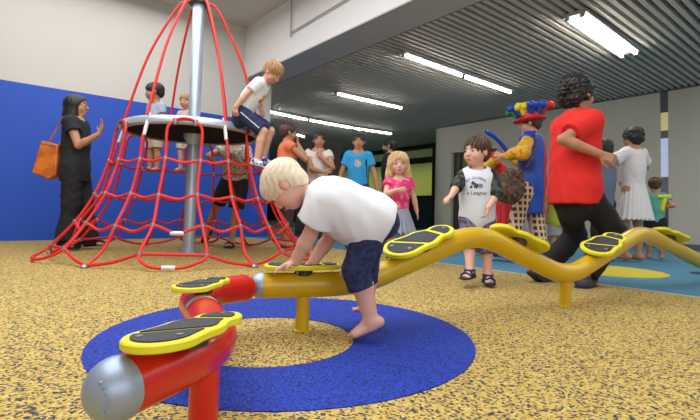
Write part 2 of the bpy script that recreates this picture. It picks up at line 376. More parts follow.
        for s, nn in (('l', L), ('r', Q)):
            MB().lathe([(0, -.018), (.018, -.018), (.022, 0), (.018, .018), (0, .018)], 8, Matrix.Translation(nn[3])).build('rope_clamp', m_clamp, t)
    # three rings of cross ropes, each span sagging between its clamps
    for i in range(3):
        seq = []
        for k in range(6): seq += [nodes[('m', k)][i], nodes[('l', k)][i], nodes[('r', k)][i]]
        m = len(seq); path = []
        for q in range(m):
            p0, p1 = seq[q], seq[(q + 1) % m]; path.append(p0)
            sag = (.02, .03, .05)[i] * (1.3 if q % 3 == 1 else 1)
            path.append((p0 + p1) / 2 * 1.0 - Vector((0, 0, sag)))
        MB().tube(catmull(path, 5, True), RR, 8, closed=True).build('rope_ring', m_rope, t)
        for p in seq:
            MB().lathe([(0, -.02), (.018, -.02), (.022, 0), (.018, .02), (0, .02)], 8, Matrix.Translation(p)).build('rope_clamp', m_clamp, t)
        if i == 2:
            a = angs[0] + R(30); c = (nodes[('l', 0)][2] + nodes[('r', 0)][2]) / 2 - Vector((0, 0, .065))
            s = Vector((-sin(a), cos(a), 0)); MB().tube([c - s * .06, c + s * .05], .019, 10).build('rope_label', m_sleeve, t)
    return t
rope_climber()

# ------------------------------------------------------------------ balance beams with foot pads
m_ybeam = mat('glossy_yellow_beam', (.64, .40, .002), .32, coat=.2, var=.03)
m_rbeam = mat('glossy_red_beam', (.62, .010, .006), .30, coat=.25)
m_pad = mat('bright_yellow_pad', (.80, .74, .02), .4)
m_rub = mat('black_rubber_insert', (.025, .028, .04), .6, bump=.5, bscale=500)
m_cap = mat('silver_end_cap', (.34, .41, .54), .40, .45)
RB = .052
def pad_outline(n=70):
    C = [(-.10, .095), (.01, .088), (.12, .068)]; xs = [-.10 - .095 + (.10 + .095 + .12 + .068) * (1 - cos(pi * i / n)) / 2 for i in range(n + 1)]
    def w(x):
        s = 0
        for c, r in C:
            q = r * r - (x - c) ** 2
            if q > 0: s += math.sqrt(q) ** 4
        return s ** (1 / 4)
    up = [(x, w(x)) for x in xs]; lo = [(x, -w(x)) for x in xs[1:-1]][::-1]
    return up + lo
PO = pad_outline()
def inset(P, d):
    n = len(P); out = []
    for i in range(n):
        a, b = Vector(P[i - 1]), Vector(P[(i + 1) % n]); t = (b - a); 
        if t.length < 1e-9: out.append(P[i]); continue
        t.normalize(); nn = Vector((-t.y, t.x)); out.append((P[i][0] - nn.x * d, P[i][1] - nn.y * d))
    return out
def clip(P, pt, nrm):
    out = []; n = len(P)
    f = lambda p: (p[0] - pt[0]) * nrm[0] + (p[1] - pt[1]) * nrm[1]
    for i in range(n):
        a, b = P[i], P[(i + 1) % n]; fa, fb = f(a), f(b)
        if fa >= 0: out.append(a)
        if (fa >= 0) != (fb >= 0):
            t = fa / (fa - fb); out.append((a[0] + (b[0] - a[0]) * t, a[1] + (b[1] - a[1]) * t))
    return out
def loft(mb, layers, M):
    n = len(layers[0][0]); vs = []
    for P, z in layers: vs += [M @ Vector((x, y, z)) for x, y in P]
    fs = [tuple(range(n - 1, -1, -1)), tuple((len(layers) - 1) * n + k for k in range(n))]
    for i in range(len(layers) - 1):
        for k in range(n): fs.append((i * n + k, i * n + (k + 1) % n, (i + 1) * n + (k + 1) % n, (i + 1) * n + k))
    return mb.add(vs, fs)
def foot_pad(parent, p, d, scale=1.0, roll=0, flip=False, up=Vector((0, 0, 1))):
    d = Vector(d).normalized(); s = up.cross(d).normalized(); n = d.cross(s)
    M = Matrix((d, s, n)).transposed().to_4x4(); M = Matrix.Translation(Vector(p)) @ M @ Matrix.Rotation(roll, 4, 'X')
    if flip: M = M @ Matrix.Rotation(pi, 4, 'Z')
    M = M @ Matrix.Diagonal((scale, scale, scale, 1))
    o = loft(MB(), [(inset(PO, .004), 0), (PO, .004), (PO, .015), (inset(PO, -0.0), .018), (inset(PO, .004), .022)][:5], M).build('foot_pad', m_pad, parent)
    neck = MB().lathe([(.045, -.03), (.045, .001)], 20, M).build('pad_mount', mat('black_pad_mount', (.03, .03, .03), .5), o)
    I = inset(PO, .021)
    a1 = (cos(R(35)), sin(R(35))); a2 = (cos(R(10)), sin(R(10)))
    q1, q2 = (-.06, -.0), (.09, 0)
    pieces = [clip(I, (q1[0] - .012, 0), (-a1[0], -a1[1])), clip(clip(I, (q1[0] + .012, 0), a1), (q2[0] - .012, 0), (-a2[0], -a2[1])), clip(I, (q2[0] + .012, 0), a2)]
    for Pc in pieces:
        if len(Pc) > 3: MB().prism(Pc, .02, .0255, M).build('rubber_insert', m_rub, o)
    for x, y in ((-.14, .035), (-.1, -.05), (.145, .0)):
        MB().lathe([(0, .026), (.009, .026), (.009, .0275), (0, .0275)], 12, M @ Matrix.Translation((x, y, 0))).build('bolt', m_clamp, o)
    return o
def cap(parent, p, d, r=RB):
    d = Vector(d).normalized(); q = d.to_track_quat('Z', 'Y').to_matrix().to_4x4()
    prof = [(r * 1.03, -.004)] + [(r * 1.03 * cos(t * pi / 2 / 12) , r * 1.05 * sin(t * pi / 2 / 12)) for t in range(13)]
    prof[-1] = (0, prof[-1][1])
    return MB().lathe(prof, 32, Matrix.Translation(Vector(p)) @ q).build('end_cap', m_cap, parent)
def yellow_beam():
    def pc(px, py, Y): return at(px, py, Y)
    K = [at(262, 285.5, 2.0), at(330, 284.5, 2.06), at(368, 280, 2.12), at(476, 232, 2.41), at(567, 277.5, 2.72), at(641, 231.5, 3.28), at(712, 267.5, 3.86), at(760, 240, 4.5)]
    t = empty('balance_beam', (K[0].x, K[0].y, 0)); tag(t, 'zigzag yellow steel balance beam on posts with yellow and black foot pads', 'balance beam')
    off = Vector((K[0].x, K[0].y, 0)); K = [k - off for k in K]
    MB().tube(rounded(K, .16, 10), RB, 28).build('beam_tube', m_ybeam, t)
    cap(t, K[0], K[0] - K[1])
    MB().tube([K[0] + (K[0] - K[1]).normalized() * .05, K[0] + (K[0] - K[1]).normalized() * .075], .012, 10).build('joint_pin', mat('dark_cap', (.08, .08, .09), .4), t)
    for (px, py) in ((302, 330), (565, 306)):
        g = ground(px, py) - off; z = .165
        MB().tube([(g.x, g.y, -.0), (g.x, g.y, z + .01)], .029 if px < 400 else .031, 20).build('post', m_ybeam, t)
        MB().lathe([(0, 0), (.04, 0), (.04, .004), (.03, .008)], 20, Matrix.Translation((g.x, g.y, 0))).build('post_collar', m_ybeam, t)
    g = K[6]; MB().tube([(g.x, g.y, 0), (g.x, g.y, g.z)], .031, 20).build('post', m_ybeam, t)
    def on(i, f): return K[i] + (K[i + 1] - K[i]) * f
    def padon(i, f, roll=0, sc=1.0, flip=False):
        d = (K[i + 1] - K[i]).normalized(); s = Vector((0, 0, 1)).cross(d).normalized(); n = d.cross(s)
        n2 = Matrix.Rotation(roll, 3, d) @ n
        return foot_pad(t, on(i, f) + n2 * (RB + .016), d, sc, roll, flip)
    padon(0, .60, 0, .85)
    padon(2, .47, R(13), .98)
    padon(3, .42, R(-12), 1.0, True)
    padon(4, .44, R(16), .98)
    padon(5, .36, R(-12), 1.0, True)
    padon(6, .12, R(0), .9)
    return t
YB = yellow_beam()
def red_beam():
    K = [at(118, 389, .82), at(222, 345, 1.10), at(193, 312, 1.62), at(208, 292.5, 1.80), at(243, 288, 1.93)]
    K[0].z = K[1].z = .195; K[2].z = .19
    t = empty('balance_beam', (K[1].x, K[1].y, 0)); tag(t, 'short red steel balance beam with a silver end cap in front', 'balance beam')
    off = Vector((K[1].x, K[1].y, 0)); K = [k - off for k in K]
    MB().tube(rounded(K, .13, 10), RB, 32).build('beam_tube', m_rbeam, t)
    c = cap(t, K[0], K[0] - K[1])
    cap(t, K[-1], K[-1] - K[-2]).data.materials[0] = m_rbeam
    # raised maker's letters on the cap cannot be read: a row of small raised strokes
    d = (K[0] - K[1]).normalized(); u = Vector((0, 0, 1)); s = d.cross(u).normalized(); u = s.cross(d)
    lt = MB()
    for i in range(6):
        aa = R(-62 + i * 21); dirn = (d * .86 + (s * cos(aa) * -.5 + u * sin(aa) * -.5)).normalized(); tang = (s * sin(aa) * -1 + u * cos(aa))
        p = K[0] + dirn * (RB * 1.045); rad = (dirn - d * dirn.dot(d)).normalized()
        lt.tube([p - rad * .005, p + rad * .005], .0016, 6)
        if i % 2: lt.tube([p + rad * .005, p + tang * .004], .0014, 6)
    lt.build('raised_lettering', m_cap, c)
    for g in (K[1] * .8 + K[0] * .2, K[3]):
        MB().tube([(g.x, g.y, 0), (g.x, g.y, g.z)], .031, 20).build('post', m_rbeam, t)
    # sticker wrapped on the bend
    p = K[2]; 
    def arcst(c, dd, r, a0, a1, w):
        dd = Vector(dd).normalized(); ss = Vector((0, 0, 1)).cross(dd).normalized(); nn = dd.cross(ss); vs = []; fs = []
        for i in range(11):
            aa = a0 + (a1 - a0) * i / 10
            for q in (-w / 2, w / 2): vs.append(Vector(c) + dd * q + (ss * sin(aa) + nn * cos(aa)) * r)
        for i in range(10): fs.append((2 * i, 2 * i + 1, 2 * i + 3, 2 * i + 2))
        return MB().add(vs, fs)
    # pads
    f1 = ground(191, 322, .195 + RB + .036) - off; f1.z = .195 + RB + .014
    foot_pad(t, f1, (K[1] - K[0]).normalized() * .6 + Vector((.02, .10, 0)), .72, R(-3))
    f2 = ground(204, 280, .19 + RB + .036) - off; f2.z = .19 + RB + .016
    foot_pad(t, f2, Vector((.25, 1, 0)), .62, R(0))
    arcst(K[1] * .41 + K[2] * .59, K[1] - K[2], RB + .0015, R(-60), R(75), .04).build('sticker', mat('silver_sticker', (.62, .66, .70), .35), t)
    return t
red_beam()
# ------------------------------------------------------------------ figures: one skin surface grown over joints
def V(*a): return np.array(a[0] if len(a) == 1 else a, dtype=np.float64)
def nrm(v): return v / (np.linalg.norm(v) + 1e-9)
def cone(a, b, ra, rb, k=.02, flat=None, cuts=(), op='u'): return dict(t='c', a=V(a), b=V(b), ra=ra, rb=rb, k=k, flat=flat, cuts=cuts, op=op)
def ell(c, r, Rm=None, k=.02, cuts=(), op='u'): return dict(t='e', c=V(c), r=V(r), R=np.eye(3) if Rm is None else np.array(Rm), k=k, cuts=cuts, op=op)
def plane(p, n, k=.004): return dict(t='p', p=V(p), n=nrm(V(n)), k=k, op='i')     # keeps the side the normal points away from
def sdf_mesh(name, prims, res, m, parent, disp=None, pad=.02, mats=None):
    lo = np.full(3, 1e9); hi = -lo
    for p in prims:
        if p['op'] != 'u': continue
        if p['t'] == 'c':
            r = max(p['ra'], p['rb']); q0 = np.minimum(p['a'], p['b']) - r; q1 = np.maximum(p['a'], p['b']) + r
        else:
            e = np.sqrt(((p['R'] * p['r']) ** 2).sum(1)); q0 = p['c'] - e; q1 = p['c'] + e
        p['lo'], p['hi'] = q0, q1; lo = np.minimum(lo, q0); hi = np.maximum(hi, q1)
    lo = lo - pad - res * 2; hi = hi + pad + res * 2
    n = np.ceil((hi - lo) / res).astype(int) + 1
    ax = [(lo[i] + res * np.arange(n[i])).astype(np.float32) for i in range(3)]
    F = np.full(tuple(n), .08, np.float32)
    for p in prims:
        if p['t'] == 'p':
            X, Y, Z = ax[0][:, None, None], ax[1][None, :, None], ax[2][None, None, :]
            d = (X - p['p'][0]) * p['n'][0] + (Y - p['p'][1]) * p['n'][1] + (Z - p['p'][2]) * p['n'][2]
            np.maximum(F, d.astype(np.float32), out=F); continue
        k = p['k']; mg = k + 2.5 * res + .02
        if 'lo' not in p:
            if p['t'] == 'c': r = max(p['ra'], p['rb']); p['lo'] = np.minimum(p['a'], p['b']) - r; p['hi'] = np.maximum(p['a'], p['b']) + r
            else: e = np.sqrt(((p['R'] * p['r']) ** 2).sum(1)); p['lo'] = p['c'] - e; p['hi'] = p['c'] + e
        s = []
        for i in range(3):
            a0 = max(0, int((p['lo'][i] - mg - lo[i]) / res)); a1 = min(n[i], int((p['hi'][i] + mg - lo[i]) / res) + 2); s.append(slice(a0, max(a1, a0)))
        X, Y, Z = ax[0][s[0]][:, None, None], ax[1][s[1]][None, :, None], ax[2][s[2]][None, None, :]
        if X.size == 0 or Y.size == 0 or Z.size == 0: continue
        if p['t'] == 'c':
            a, ba = p['a'], p['b'] - p['a']; px, py, pz = X - a[0], Y - a[1], Z - a[2]; sc = 1.
            if p['flat'] is not None:
                u, f = p['flat']; u = nrm(V(u)); g = 1 / f - 1
                du = px * u[0] + py * u[1] + pz * u[2]; px = px + g * du * u[0]; py = py + g * du * u[1]; pz = pz + g * du * u[2]
                ba = ba + g * ba.dot(u) * u; sc = (1 + f) / 2
            h = np.clip((px * ba[0] + py * ba[1] + pz * ba[2]) / max(ba.dot(ba), 1e-9), 0, 1)
            d = (np.sqrt((px - ba[0] * h) ** 2 + (py - ba[1] * h) ** 2 + (pz - ba[2] * h) ** 2) - (p['ra'] + (p['rb'] - p['ra']) * h)) * sc
        else:
            c, Rm, r = p['c'], p['R'], p['r']; qx, qy, qz = X - c[0], Y - c[1], Z - c[2]
            l = [(qx * Rm[0, i] + qy * Rm[1, i] + qz * Rm[2, i]) / r[i] for i in range(3)]
            k0 = np.sqrt(l[0] ** 2 + l[1] ** 2 + l[2] ** 2); k1 = np.sqrt((l[0] / r[0]) ** 2 + (l[1] / r[1]) ** 2 + (l[2] / r[2]) ** 2)
            d = np.where(k1 > 1e-6, k0 * (k0 - 1) / np.maximum(k1, 1e-6), -r.min())
        for (cp, cn) in p['cuts']:
            cn = nrm(V(cn)); d = np.maximum(d, (X - cp[0]) * cn[0] + (Y - cp[1]) * cn[1] + (Z - cp[2]) * cn[2])
        f = F[s[0], s[1], s[2]]
        if p['op'] == 'u': h = np.maximum(k - np.abs(f - d), 0) / k; F[s[0], s[1], s[2]] = np.minimum(f, d) - h * h * k * .25
        else: d = -d; h = np.maximum(k - np.abs(f - d), 0) / k; F[s[0], s[1], s[2]] = np.maximum(f, d) + h * h * k * .25
    if disp is not None:
        X, Y, Z = ax[0][:, None, None], ax[1][None, :, None], ax[2][None, None, :]
        F += disp(X, Y, Z).astype(np.float32)
    # naive surface nets
    F[0] = F[-1] = .05; F[:, 0] = F[:, -1] = .05; F[:, :, 0] = F[:, :, -1] = .05
    S = F < 0; c = n - 1
    cnt = np.zeros(tuple(c), np.int8)
    for i in (0, 1):
        for j in (0, 1):
            for k in (0, 1): cnt += S[i:i + c[0], j:j + c[1], k:k + c[2]]
    act = (cnt > 0) & (cnt < 8); idx = np.argwhere(act)
    if len(idx) == 0: return None
    ids = np.full(tuple(c), -1, np.int64); ids[act] = np.arange(len(idx))
    acc = np.zeros((len(idx), 3)); num = np.zeros(len(idx))
    cor = [np.array(q) for q in ((0, 0, 0), (1, 0, 0), (0, 1, 0), (1, 1, 0), (0, 0, 1), (1, 0, 1), (0, 1, 1), (1, 1, 1))]
    val = [F[idx[:, 0] + q[0], idx[:, 1] + q[1], idx[:, 2] + q[2]] for q in cor]
    for i in range(8):
        for j in range(i + 1, 8):
            if bin(i ^ j).count('1') != 1: continue
            a, b = val[i], val[j]; m_ = (a < 0) != (b < 0); t = np.where(m_, a / np.where(m_, a - b, 1), 0)
            acc += np.where(m_[:, None], cor[i] + (cor[j] - cor[i]) * t[:, None], 0); num += m_
    P = lo + res * (idx + acc / num[:, None])
    faces = []
    for axn, (u, w) in enumerate(((1, 2), (2, 0), (0, 1))):
        s0 = [slice(0, -1) if i == axn else slice(None) for i in range(3)]; s1 = [slice(1, None) if i == axn else slice(None) for i in range(3)]
        a, b = S[tuple(s0)], S[tuple(s1)]; e = np.argwhere(a != b); 
        ok = (e[:, u] > 0) & (e[:, w] > 0) & (e[:, u] < n[u] - 1) & (e[:, w] < n[w] - 1); e = e[ok]
        fl = a[tuple(e.T)]
        def cell(du, dw):
            q = e.copy(); q[:, u] -= du; q[:, w] -= dw; return ids[tuple(q.T)]
        q = np.stack([cell(1, 1), cell(0, 1), cell(0, 0), cell(1, 0)], 1); q[~fl] = q[~fl][:, ::-1]; faces.append(q)
    Q = np.concatenate(faces)
    me = bpy.data.meshes.new(name); me.vertices.add(len(P)); me.vertices.foreach_set('co', P.astype(np.float32).ravel())
    me.loops.add(len(Q) * 4); me.loops.foreach_set('vertex_index', Q.astype(np.int32).ravel())
    me.polygons.add(len(Q)); me.polygons.foreach_set('loop_start', np.arange(0, len(Q) * 4, 4, dtype=np.int32)); me.polygons.foreach_set('loop_total', np.full(len(Q), 4, np.int32))
    me.update(calc_edges=True); me.validate(); me.shade_smooth(); me.materials.append(m)
    if mats:
        me.materials.append(mats[0]); C = P[Q].mean(1); me.polygons.foreach_set('material_index', mats[1](C).astype(np.int32))
    o = bpy.data.objects.new(name, me); COL.objects.link(o)
    if parent: o.parent = parent
    return o

PROP = dict(
    adult=dict(hh=.132, hip=.525, hw=.052, neck=.845, sh=.088, ua=.172, fa=.148, hand=.100, th=.245, shn=.238, ank=.045, foot=.150,
               rua=.027, rel=.0225, rwr=.0155, rth=.050, rkn=.032, rcf=.034, ran=.021, cx=.078, cy=.060, wx=.072, wy=.056, px=.086, py=.062, rn=.031, fr=.0052),
    child=dict(hh=.178, hip=.465, hw=.055, neck=.785, sh=.092, ua=.155, fa=.130, hand=.093, th=.218, shn=.205, ank=.042, foot=.155,
               rua=.029, rel=.025, rwr=.019, rth=.054, rkn=.036, rcf=.037, ran=.026, cx=.088, cy=.066, wx=.083, wy=.066, px=.090, py=.066, rn=.036, fr=.0062),
    toddler=dict(hh=.185, hip=.455, hw=.058, neck=.765, sh=.095, ua=.155, fa=.132, hand=.098, th=.222, shn=.205, ank=.040, foot=.155,
               rua=.034, rel=.030, rwr=.023, rth=.062, rkn=.042, rcf=.043, ran=.029, cx=.098, cy=.078, wx=.098, wy=.082, px=.096, py=.078, rn=.038, fr=.0070))
SKINS = {}
def skin(name, col): return mat(name, col, .5, spec=.4, var=.06, vscale=14)
m_skin = skin('fair_skin', (.66, .36, .25)); m_skin_t = skin('tan_skin', (.46, .23, .13)); m_skin_p = skin('pale_pink_skin', (.74, .42, .33))
m_lip = mat('lips', (.50, .14, .12), .5); m_lip2 = mat('dusky_lips', (.33, .10, .08), .5)
m_eyew = mat('eye_white', (.75, .75, .73), .2); m_iris = mat('dark_iris', (.03, .02, .015), .15)
m_black_hair = mat('black_hair', (.010, .008, .008), .45, bump=.5, bscale=120); m_brown_hair = mat('brown_hair', (.07, .03, .014), .5, var=.3, vscale=30, bump=.5, bscale=120)
m_dkbrown_hair = mat('dark_brown_hair', (.025, .012, .008), .5, var=.3, vscale=30); m_blond_hair = mat('blond_hair', (.60, .42, .20), .5, var=.25, vscale=40, bump=.5, bscale=120)
m_pale_hair = mat('pale_blond_hair', (.80, .68, .50), .5, var=.14, vscale=35, bump=.6, bscale=150); m_sandy_hair = mat('sandy_hair', (.36, .20, .09), .5, var=.3, vscale=40)

def rot(axis, deg):
    return np.array(Matrix.Rotation(R(deg), 3, axis))
def ik(a, tgt, l1, l2, pole):
    d = tgt - a; L = np.linalg.norm(d); L2 = min(L, (l1 + l2) * .998); d = nrm(d); tgt = a + d * L2
    x = (l1 * l1 - l2 * l2 + L2 * L2) / (2 * L2); h = math.sqrt(max(l1 * l1 - x * x, 0)); p = V(pole); p = nrm(p - d * p.dot(d))
    return a + d * x + p * h, tgt

class Human:
    def __init__(s, loc, rz, H, kind='adult', label='', group=None, skin=None, res=.010, wide=1.0, heavy=1.0,
                 pelvis=None, lean=0, side=0, twist=0, head=(0, 0, 0), handR=None, handL=None, elbR=(.3, -1, -.2), elbL=(-.3, -1, -.2),
                 footR=None, footL=None, kneeR=(.1, 1, 0), kneeL=(-.1, 1, 0), fyR=8, fyL=-8, fpR=0, fpL=0, curl=25, hdR=None, hdL=None, palmR=None, palmL=None, px=None, bend=.35, hdscale=1.0, face=True, lip=None, over=None):
        P = dict(PROP[kind]); P.update(over or {}); s.P = P; s.H = H; s.kind = kind; s.res = res; s.skinm = skin or m_skin
        s.root = empty('person', (loc[0], loc[1], loc[2] if len(loc) > 2 else 0), R(rz)); tag(s.root, label, 'person', group)
        bpy.context.view_layer.update()
        s.Mi = s.root.matrix_world.inverted() if False else (Matrix.Translation(s.root.location) @ Matrix.Rotation(R(rz), 4, 'Z')).inverted()
        def T(q):
            if q is None: return None
            if isinstance(q, Vector): return V(s.Mi @ q)
            return V(q)
        h = lambda k: P[k] * H
        pel = T(pelvis) if pelvis is not None else V(0, 0, h('hip') + .015 * H)
        s.Rp = rot('Z', -twist * .3) @ rot('Y', side) @ rot('X', -lean * (1 - bend))
        s.Rc = rot('Z', -twist) @ rot('Y', side * 1.2) @ rot('X', -lean * (1 + bend * .35))
        up0, up1 = s.Rp[:, 2], s.Rc[:, 2]; TL = (P['neck'] - P['hip']) * H
        s.pel = pel; s.waist = pel + up0 * TL * .38; s.chest = s.waist + up1 * TL * .34; s.neck = s.waist + up1 * TL * .62
        rt = s.Rc[:, 0]; s.shR = s.neck + rt * h('sh') * wide - up1 * .030 * H; s.shL = s.neck - rt * h('sh') * wide - up1 * .030 * H
        hy, hp, ht = head; s.Rh = rot('Z', -hy) @ rot('X', -hp) @ rot('Y', ht); hh = h('hh') * hdscale * (1.08 if kind == 'adult' else 1.0); s.hh = hh
        gap = 1 - PROP[kind]['neck'] - P['hh']
        s.hc = s.neck + up1 * (gap + P['hh'] * .02) * H * .6 + s.Rh[:, 2] * (hh * .46 + gap * H * .4) + s.Rh[:, 1] * hh * .06
        rp = s.Rp[:, 0]; s.hipR = pel + rp * h('hw'); s.hipL = pel - rp * h('hw')
        fR = T(footR) if footR is not None else V(h('hw') * 1.15, 0, h('ank')); fL = T(footL) if footL is not None else V(-h('hw') * 1.15, 0, h('ank'))
        s.knR, s.anR = ik(s.hipR, fR, h('th'), h('shn'), kneeR); s.knL, s.anL = ik(s.hipL, fL, h('th'), h('shn'), kneeL)
        hR = T(handR) if handR is not None else s.shR + V(.05, .02, -.98 * (P['ua'] + P['fa'])) * V(H, H, H) * V(1, 1, 1); hL = T(handL) if handL is not None else s.shL + V(-.05, .02, -.98 * (P['ua'] + P['fa'])) * H
        if handR is None: hR = s.shR + V(.05 * H, .02 * H, -.98 * (P['ua'] + P['fa']) * H)
        s.elR, s.wrR = ik(s.shR, hR, h('ua'), h('fa'), elbR); s.elL, s.wrL = ik(s.shL, hL, h('ua'), h('fa'), elbL)
        s.fyR, s.fyL, s.fpR, s.fpL = fyR, fyL, fpR, fpL; s.heavy = heavy
        s.toe = {}
        pr = []; add = pr.append
        w = wide * heavy
        def tors(infl=0, hem=None):
            q = []
            q.append(ell(s.chest + up1 * .01 * H, (h('cx') * w + infl, h('cy') * heavy + infl, TL * .36 + infl), s.Rc, .035 * H + .01))
            q.append(ell((s.waist + s.chest) / 2, (h('wx') * w + infl, h('wy') * heavy + infl, TL * .34 + infl), s.Rc, .05 * H))
            q.append(ell(s.waist, (h('wx') * w + infl, h('wy') * heavy + infl, TL * .30 + infl), s.Rp, .05 * H))
            q.append(ell(s.pel - up0 * .005 * H, (h('px') * w + infl, h('py') * heavy + infl, TL * .32 + infl), s.Rp, .05 * H))
            q.append(cone(s.shR - rt * .012 * H, s.shL + rt * .012 * H, .031 * H + infl, .031 * H + infl, .04 * H))
            q.append(cone(s.neck - up1 * .045 * H, s.neck + up1 * .01 * H, .055 * H + infl, .03 * H + infl * .5, .03 * H))
            return q
        s.tors = tors; pr += tors()
        add(cone(s.neck - up1 * .03 * H, s.hc - s.Rh[:, 2] * hh * .22 - s.Rh[:, 1] * hh * .10, h('rn'), h('rn') * .92, .02 * H))
        # head
        Rh = s.Rh; hp_ = lambda x, y, z: s.hc + Rh @ V(x, y, z) * hh; s.hp = hp_
        fat = 1.0 if kind == 'adult' else 1.12
        add(ell(hp_(0, -.06, .13), V(.365, .445, .375) * hh, Rh, .02 * H))
        add(ell(hp_(0, .10, -.12), V(.275 * fat, .27, .36 if kind == 'adult' else .33) * hh, Rh, .06 * hh * 2))
        add(ell(hp_(0, .20, -.36 if kind == 'adult' else -.33), V(.13 * fat, .13, .11) * hh, Rh, .10 * hh))
        for sg in (-1, 1):
            add(ell(hp_(sg * .165, .22, -.14), V(.11, .11, .12) * hh * (fat ** 1.3), Rh, .08 * hh))
            add(ell(hp_(sg * .375, -.03, -.03), V(.035, .085, .125) * hh, Rh, .02 * hh))
            add(ell(hp_(sg * .155, .40, .03), V(.095, .06, .055) * hh, Rh, .06 * hh, op='s'))
        add(cone(hp_(0, .355, .05), hp_(0, .42 if kind != 'adult' else .45, -.11), .035 * hh, .055 * hh, .04 * hh))
        add(ell(hp_(0, .365, -.245), V(.09, .04, .045) * hh, Rh, .03 * hh))
        # limbs
        for sh, el, wr, sd in ((s.shR, s.elR, s.wrR, 1), (s.shL, s.elL, s.wrL, -1)):
            add(cone(sh, el, h('rua') * 1.12 * heavy, h('rel') * heavy, .02 * H)); add(cone(el, el + (wr - el) * .35, h('rel'), h('rel') * 1.04, .008)); add(cone(el + (wr - el) * .3, wr, h('rel') * 1.02, h('rwr'), .01))
            d = nrm(wr - el); fd = hdR if sd > 0 else hdL; 
            fd = nrm(T2(s, fd)) if fd is not None else d
            pn = palmR if sd > 0 else palmL
            pn = T2(s, pn) if pn is not None else V(-sd, 0, 0) @ np.eye(3)
            pn = nrm(pn - fd * pn.dot(fd)); tv = np.cross(pn, fd) * (1 if sd > 0 else -1)  # towards the thumb side
            L = h('hand'); fr = P['fr'] * H; pl = L * .48
            add(cone(wr, wr + fd * pl * .2, h('rwr') * .95, fr * 1.9, .008))
            for q in (-1, -.33, .33, 1):
                add(cone(wr + fd * pl * .1 + tv * q * L * .08, wr + fd * pl + tv * q * L * .165, fr * 1.5, fr * 1.25, .006))
            for q, fl in ((-1, .38), (-.33, .48), (.33, .52), (1, .46)):
                b = wr + fd * pl * .95 + tv * q * L * .175; c1 = R(curl * .7); c2 = R(curl * 1.7)
                j = b + (fd * cos(c1) + pn * sin(c1) + tv * q * .10) * L * fl * .5; e = j + (fd * cos(c2) + pn * sin(c2) + tv * q * .05) * L * fl * .5
                add(cone(b, j, fr * 1.08, fr, .0015)); add(cone(j, e, fr, fr * .82, .0015))
            b = wr + fd * pl * .22 + tv * L * .13; j = b + nrm(fd * .6 + tv * .75 + pn * .25) * L * .24; e = j + nrm(fd * .95 + tv * .25 + pn * .3) * L * .2
            add(cone(b, j, fr * 1.5, fr * 1.15, .006)); add(cone(j, e, fr * 1.12, fr * .88, .003))
        for hip, kn, an, fy, fp, sd in ((s.hipR, s.knR, s.anR, fyR, fpR, 1), (s.hipL, s.knL, s.anL, fyL, fpL, -1)):
            add(cone(hip, kn, h('rth') * heavy, h('rkn'), .03 * H)); d = nrm(an - kn); bk = nrm(np.cross(np.cross(d, kn - hip), d)) if np.linalg.norm(np.cross(d, nrm(kn - hip))) > .12 else V(0, 1, 0)
            m1 = kn + (an - kn) * .32 - nrm(V(0, 1, 0) - d * d[1]) * .008 * H
            add(cone(kn, m1, h('rkn') * .98, h('rcf'), .012)); add(cone(m1, an, h('rcf'), h('ran'), .012))
            Rf = rot('Z', -fy) @ rot('X', -fp); f = Rf[:, 1]; r_ = Rf[:, 0]; u = Rf[:, 2]; L = h('foot'); an2 = an; A = h('ank'); s.toe[sd] = (an2, Rf, L, A)
            add(cone(an2, an2 - u * A * .45 - f * L * .16, h('ran'), A * .50, .01)); add(cone(an2 - u * A * .45 - f * L * .14, an2 - u * A * .62 + f * L * .50, A * .50, A * .33, .012, flat=None))
            add(cone(an2 - u * A * .1 + f * L * .05, an2 - u * A * .6 + f * L * .5 - r_ * sd * L * .04, h('ran') * .85, A * .33, .015))
            add(cone(an2 - u * A * .62 + f * L * .45 + r_ * sd * L * .11, an2 - u * A * .62 + f * L * .0 + r_ * sd * L * .06, A * .33, A * .36, .015))
            for t_ in range(5):
                q = -1 + t_ * .5; b = an2 - u * A * .66 + f * L * (.52 - .03 * t_) - r_ * sd * (-.0 + .0) + r_ * sd * L * .155 * q
                rr = A * (.26 if t_ == 0 else .19 - .012 * t_); add(cone(b - f * L * .08, b + f * L * (.13 - .022 * t_) - u * A * .05, rr, rr * .9, .003))
        s.prims = pr
        s.body = sdf_mesh('body', pr, res, s.skinm, s.root)
        if face: s.face(lip or m_lip)
    def face(s, lipm):
        hh = s.hh; r = max(.0022, min(s.res * .5, .004)); Rh = s.Rh
        for sg in (-1, 1):
            e = MB().lathe([(hh * .050 * sin(t * pi / 8), -hh * .050 * cos(t * pi / 8)) for t in range(9)], 14, Matrix.Translation(s.hp(sg * .155, .325, .03))).build('eye', m_eyew, s.root)
            MB().lathe([(hh * .036 * sin(t * pi / 8), -hh * .036 * cos(t * pi / 8)) for t in range(9)], 12, Matrix.Translation(s.hp(sg * .155, .351, .028))).build('iris', m_iris, e)
        s.lips = MB().tube([s.hp(-.085, .375, -.235), s.hp(-.04, .402, -.245), s.hp(0, .408, -.245), s.hp(.04, .402, -.245), s.hp(.085, .375, -.235)], [hh * .008, hh * .025, hh * .03, hh * .025, hh * .008], 8).build('lips', lipm, s.root)
    def brows(s, m):
        for sg in (-1, 1):
            MB().tube([s.hp(sg * .07, .375, .12), s.hp(sg * .15, .375, .145), s.hp(sg * .24, .315, .125)], [s.hh * .014, s.hh * .018, s.hh * .008], 6).build('eyebrow', m, s.root)
